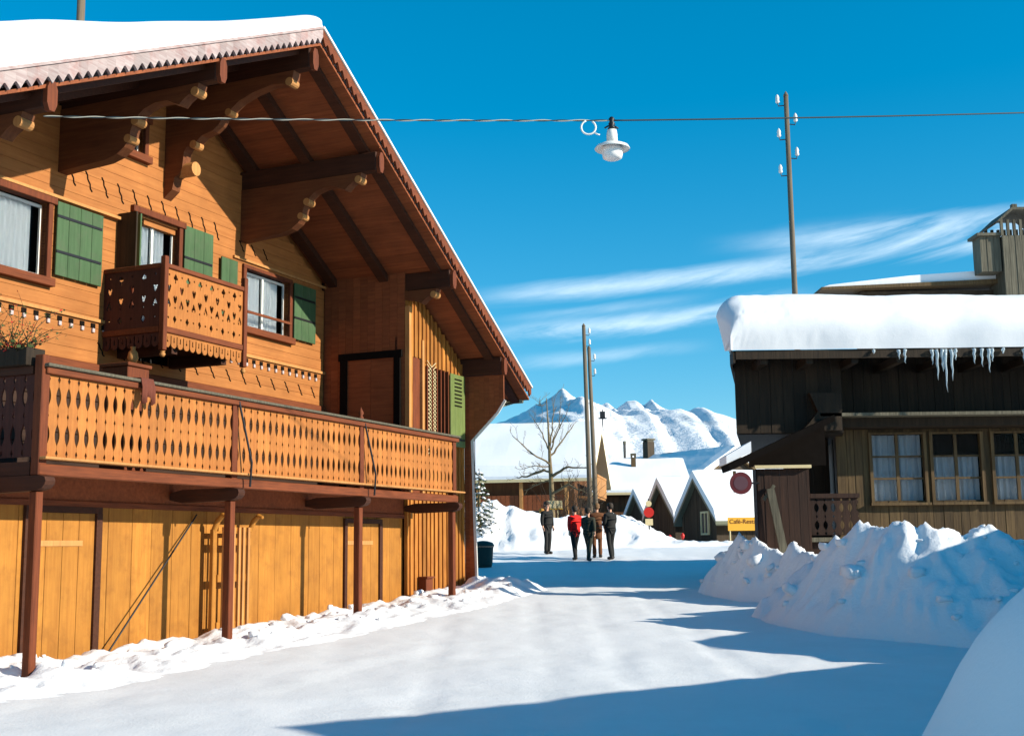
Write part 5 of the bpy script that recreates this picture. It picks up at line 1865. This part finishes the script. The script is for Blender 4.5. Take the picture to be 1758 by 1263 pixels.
# ------------------------------------------------------------------ mountains
CR = [(600, 760), (780, 740), (860, 728), (895, 712), (912, 700), (935, 690), (950, 679), (965, 667), (985, 684), (1010, 700), (1022, 699), (1042, 692), (1058, 703), (1075, 692), (1090, 688), (1105, 698), (1118, 687), (1135, 699), (1160, 711), (1200, 729), (1245, 738), (1290, 745), (1340, 762), (1450, 770), (1700, 760), (2100, 720)]
YC = 2600.0
crest = [(W(x, y, YC).x, W(x, y, YC).z) for x, y in CR]
mb = MB()
nxm, nym = 520, 190
X0, X1, Y0, Y1 = -700.0, 1500.0, 420.0, 3300.0
for j in range(nym + 1):
    y = Y0 + (Y1 - Y0) * (j / nym)
    for i in range(nxm + 1):
        xa = X0 + (X1 - X0) * i / nxm
        x = xa * (.28 + .72 * y / YC) if y < YC else xa
        H = lerp_tab(crest, xa)
        if y <= YC:
            t = (y - Y0) / (YC - Y0)
            prof = (.30 * sm(0, .35, t) + .70 * t ** 1.6)
        else: prof = 1 - .5 * (y - YC) / (Y1 - YC)
        q = (YC - y) / 1000.0 if y <= YC else 0
        u_ = xa - 170 * q                              # spurs run down to the right
        rid = lambda a, f1, f2, sd_: (1 - abs(noise.noise(Vector((u_ * f1, y * f2, sd_)))) * 2)
        rg = 9 * (rid(0, .0075, .0011, 1.3) - .5) + 6 * (rid(0, .017, .0024, 4.1) - .5) + 5 * (rid(0, .041, .007, 7.7) - .5) + 2.6 * noise.noise(Vector((u_ * .09, y * .02, 2.0)))
        amp = sm(0, .2, (y - Y0) / (YC - Y0)) * (y / YC) * (1 - .95 * sm(.75, .99, y / YC)) if y <= YC else 0
        jag = 5.0 * (1 - abs(noise.noise(Vector((xa * .03, 0, 3.3)))) * 2.6) + 3.0 * noise.noise(Vector((xa * .09, 0, 5.1)))
        mb.v.append((x, y, H * prof + (rg - 2) * amp * 1.25 * (1 - .65 * sm(150, 380, xa)) + jag * sm(.7, 1.0, y / YC) * (.0 if xa > 300 else .7) + 1.0))
for j in range(nym):
    for i in range(nxm):
        k = j * (nxm + 1) + i
        mb.f.append((k, k + 1, k + nxm + 2, k + nxm + 1))
mt, nt, b = new_mat('mountain_snow')
tc = nt.n('ShaderNodeTexCoord')
n1 = nt.n('ShaderNodeTexNoise', i_Scale=.012, i_Detail=9.0, i_Roughness=.68)
n2 = nt.n('ShaderNodeTexNoise', i_Scale=.05, i_Detail=6.0, i_Roughness=.7)
mpn = nt.n('ShaderNodeMapping')
mpn.inputs['Scale'].default_value = (1, .45, 1.6)
nt.l(tc.outputs['Object'], mpn.inputs['Vector'])
nt.l(mpn.outputs[0], n1.inputs['Vector'])
nt.l(tc.outputs['Object'], n2.inputs['Vector'])
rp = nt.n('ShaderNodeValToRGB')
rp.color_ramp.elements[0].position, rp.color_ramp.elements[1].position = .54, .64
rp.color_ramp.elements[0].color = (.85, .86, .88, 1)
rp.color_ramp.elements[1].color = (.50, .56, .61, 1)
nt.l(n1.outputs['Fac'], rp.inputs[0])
nt.l(rp.outputs[0], b.inputs['Base Color'])
b.inputs['Roughness'].default_value = .8
bp = nt.n('ShaderNodeBump', i_Strength=.6, i_Distance=12.0)
nt.l(n2.outputs['Fac'], bp.inputs['Height'])
nt.l(bp.outputs[0], b.inputs['Normal'])
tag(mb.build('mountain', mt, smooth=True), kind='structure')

# ------------------------------------------------------------------ light
EL, SX, SY = R(23.1), .939, -.343
sun_dir = Vector((SX * math.cos(EL), SY * math.cos(EL), math.sin(EL)))
sd_ = bpy.data.lights.new('sun', 'SUN')
sd_.energy = 4.6
sd_.angle = R(.5)
sd_.color = (1.0, .92, .77)
so = bpy.data.objects.new('sun', sd_)
so.rotation_euler = sun_dir.to_track_quat('Z', 'Y').to_euler()
so.location = (20, -10, 30)
link(so)

wd = bpy.data.worlds.new('World')
scene.world = wd
wd.use_nodes = True
nt = NT(wd.node_tree)
bg = wd.node_tree.nodes['Background']
sky = nt.n('ShaderNodeTexSky')
sky.sky_type = 'NISHITA'
sky.sun_disc = False
sky.sun_elevation = EL
sky.sun_rotation = math.atan2(SX, SY)
sky.altitude = 1200
sky.air_density = 1.0
sky.dust_density = .3
sky.ozone_density = 3.0
hs = nt.n('ShaderNodeHueSaturation')
hs.inputs['Hue'].default_value = .485
hs.inputs['Saturation'].default_value = 1.55
gm = nt.n('ShaderNodeGamma')
gm.inputs['Gamma'].default_value = .76
nt.l(sky.outputs[0], gm.inputs['Color'])
ml = nt.n('ShaderNodeMixRGB', blend_type='MULTIPLY')
ml.inputs[0].default_value = 1
ml.inputs[2].default_value = (1.14, 1.22, 1.28, 1)
nt.l(gm.outputs[0], ml.inputs[1])
nt.l(ml.outputs[0], hs.inputs['Color'])
# thin cirrus streaks by sky direction
tc = nt.n('ShaderNodeTexCoord')
sp = nt.n('ShaderNodeSeparateXYZ')
nt.l(tc.outputs['Generated'], sp.inputs[0])
az = math_(nt, 'ARCTAN2', sp.outputs[0], sp.outputs[1])
el = math_(nt, 'ARCSINE', sp.outputs[2])
v = math_(nt, 'SUBTRACT', el, math_(nt, 'MULTIPLY', az, .16))
cv = nt.n('ShaderNodeCombineXYZ')
nt.l(math_(nt, 'MULTIPLY', az, 5.0), cv.inputs[0])
nt.l(math_(nt, 'MULTIPLY', v, 34.0), cv.inputs[1])
nz = nt.n('ShaderNodeTexNoise', i_Scale=1.0, i_Detail=7.0, i_Roughness=.62, i_Distortion=.6)
nt.l(cv.outputs[0], nz.inputs['Vector'])
cvf = nt.n('ShaderNodeCombineXYZ')
nt.l(math_(nt, 'MULTIPLY', az, 26.0), cvf.inputs[0])
nt.l(math_(nt, 'MULTIPLY', v, 120.0), cvf.inputs[1])
nzf = nt.n('ShaderNodeTexNoise', i_Scale=1.0, i_Detail=5.0, i_Roughness=.7)
nt.l(cvf.outputs[0], nzf.inputs['Vector'])
def smooth_node(a, lo, hi, o0=0.0, o1=1.0):
    mr = nt.n('ShaderNodeMapRange', interpolation_type='SMOOTHSTEP')
    mr.inputs['From Min'].default_value, mr.inputs['From Max'].default_value = lo, hi
    mr.inputs['To Min'].default_value, mr.inputs['To Max'].default_value = o0, o1
    nt.l(a, mr.inputs['Value'])
    return mr.outputs[0]
def ae(px, py):
    d = ray(px, py).normalized()
    return math.atan2(d.x, d.y), math.asin(d.z)
def band(x0, y0, x1, y1, wd_, fade, gain):
    (a0, e0), (a1, e1) = ae(x0, y0), ae(x1, y1)
    k = (e1 - e0) / (a1 - a0)
    line = math_(nt, 'ADD', math_(nt, 'MULTIPLY', az, k), e0 - k * a0)
    dv = math_(nt, 'SUBTRACT', el, line)
    dv = math_(nt, 'ADD', dv, math_(nt, 'MULTIPLY', math_(nt, 'SUBTRACT', nz.outputs['Fac'], .5), wd_ * 1.6))
    up_ = smooth_node(math_(nt, 'ABSOLUTE', dv), 0.0, wd_, 1.0, 0.0)
    lo = smooth_node(az, a0 - fade, a0 + fade)
    hi = smooth_node(az, a1 - fade, a1 + fade, 1.0, 0.0)
    return math_(nt, 'MULTIPLY', math_(nt, 'MULTIPLY', up_, gain), math_(nt, 'MULTIPLY', lo, hi))
tot = None
for bnd in ((880, 505, 1500, 434, .012, .06, .75), (860, 580, 1330, 520, .0135, .05, .8), (900, 622, 1160, 598, .008, .04, .4), (1420, 420, 2000, 366, .021, .09, .8), (1300, 415, 1900, 345, .011, .06, .35), (900, 545, 1150, 515, .006, .05, .3)):
    o_ = band(*bnd)
    tot = o_ if tot is None else math_(nt, 'ADD', tot, o_, True)
tex = math_(nt, 'MULTIPLY', smooth_node(nz.outputs['Fac'], .25, .55), math_(nt, 'ADD', math_(nt, 'MULTIPLY', nzf.outputs['Fac'], .9), .35), True)
tot = math_(nt, 'MULTIPLY', tot, tex, True)
mx = nt.n('ShaderNodeMixRGB')
mx.inputs[2].default_value = (4.6, 5.8, 6.7, 1)
nt.l(tot, mx.inputs[0])
nt.l(hs.outputs[0], mx.inputs[1])
nt.l(mx.outputs[0], bg.inputs['Color'])
bg.inputs['Strength'].default_value = .115

scene.view_settings.view_transform = 'Standard'
scene.view_settings.look = 'None'
scene.view_settings.exposure = 0.75
scene.view_settings.gamma = 1.0
scene.render.engine = 'CYCLES'
scene.cycles.max_bounces = 6
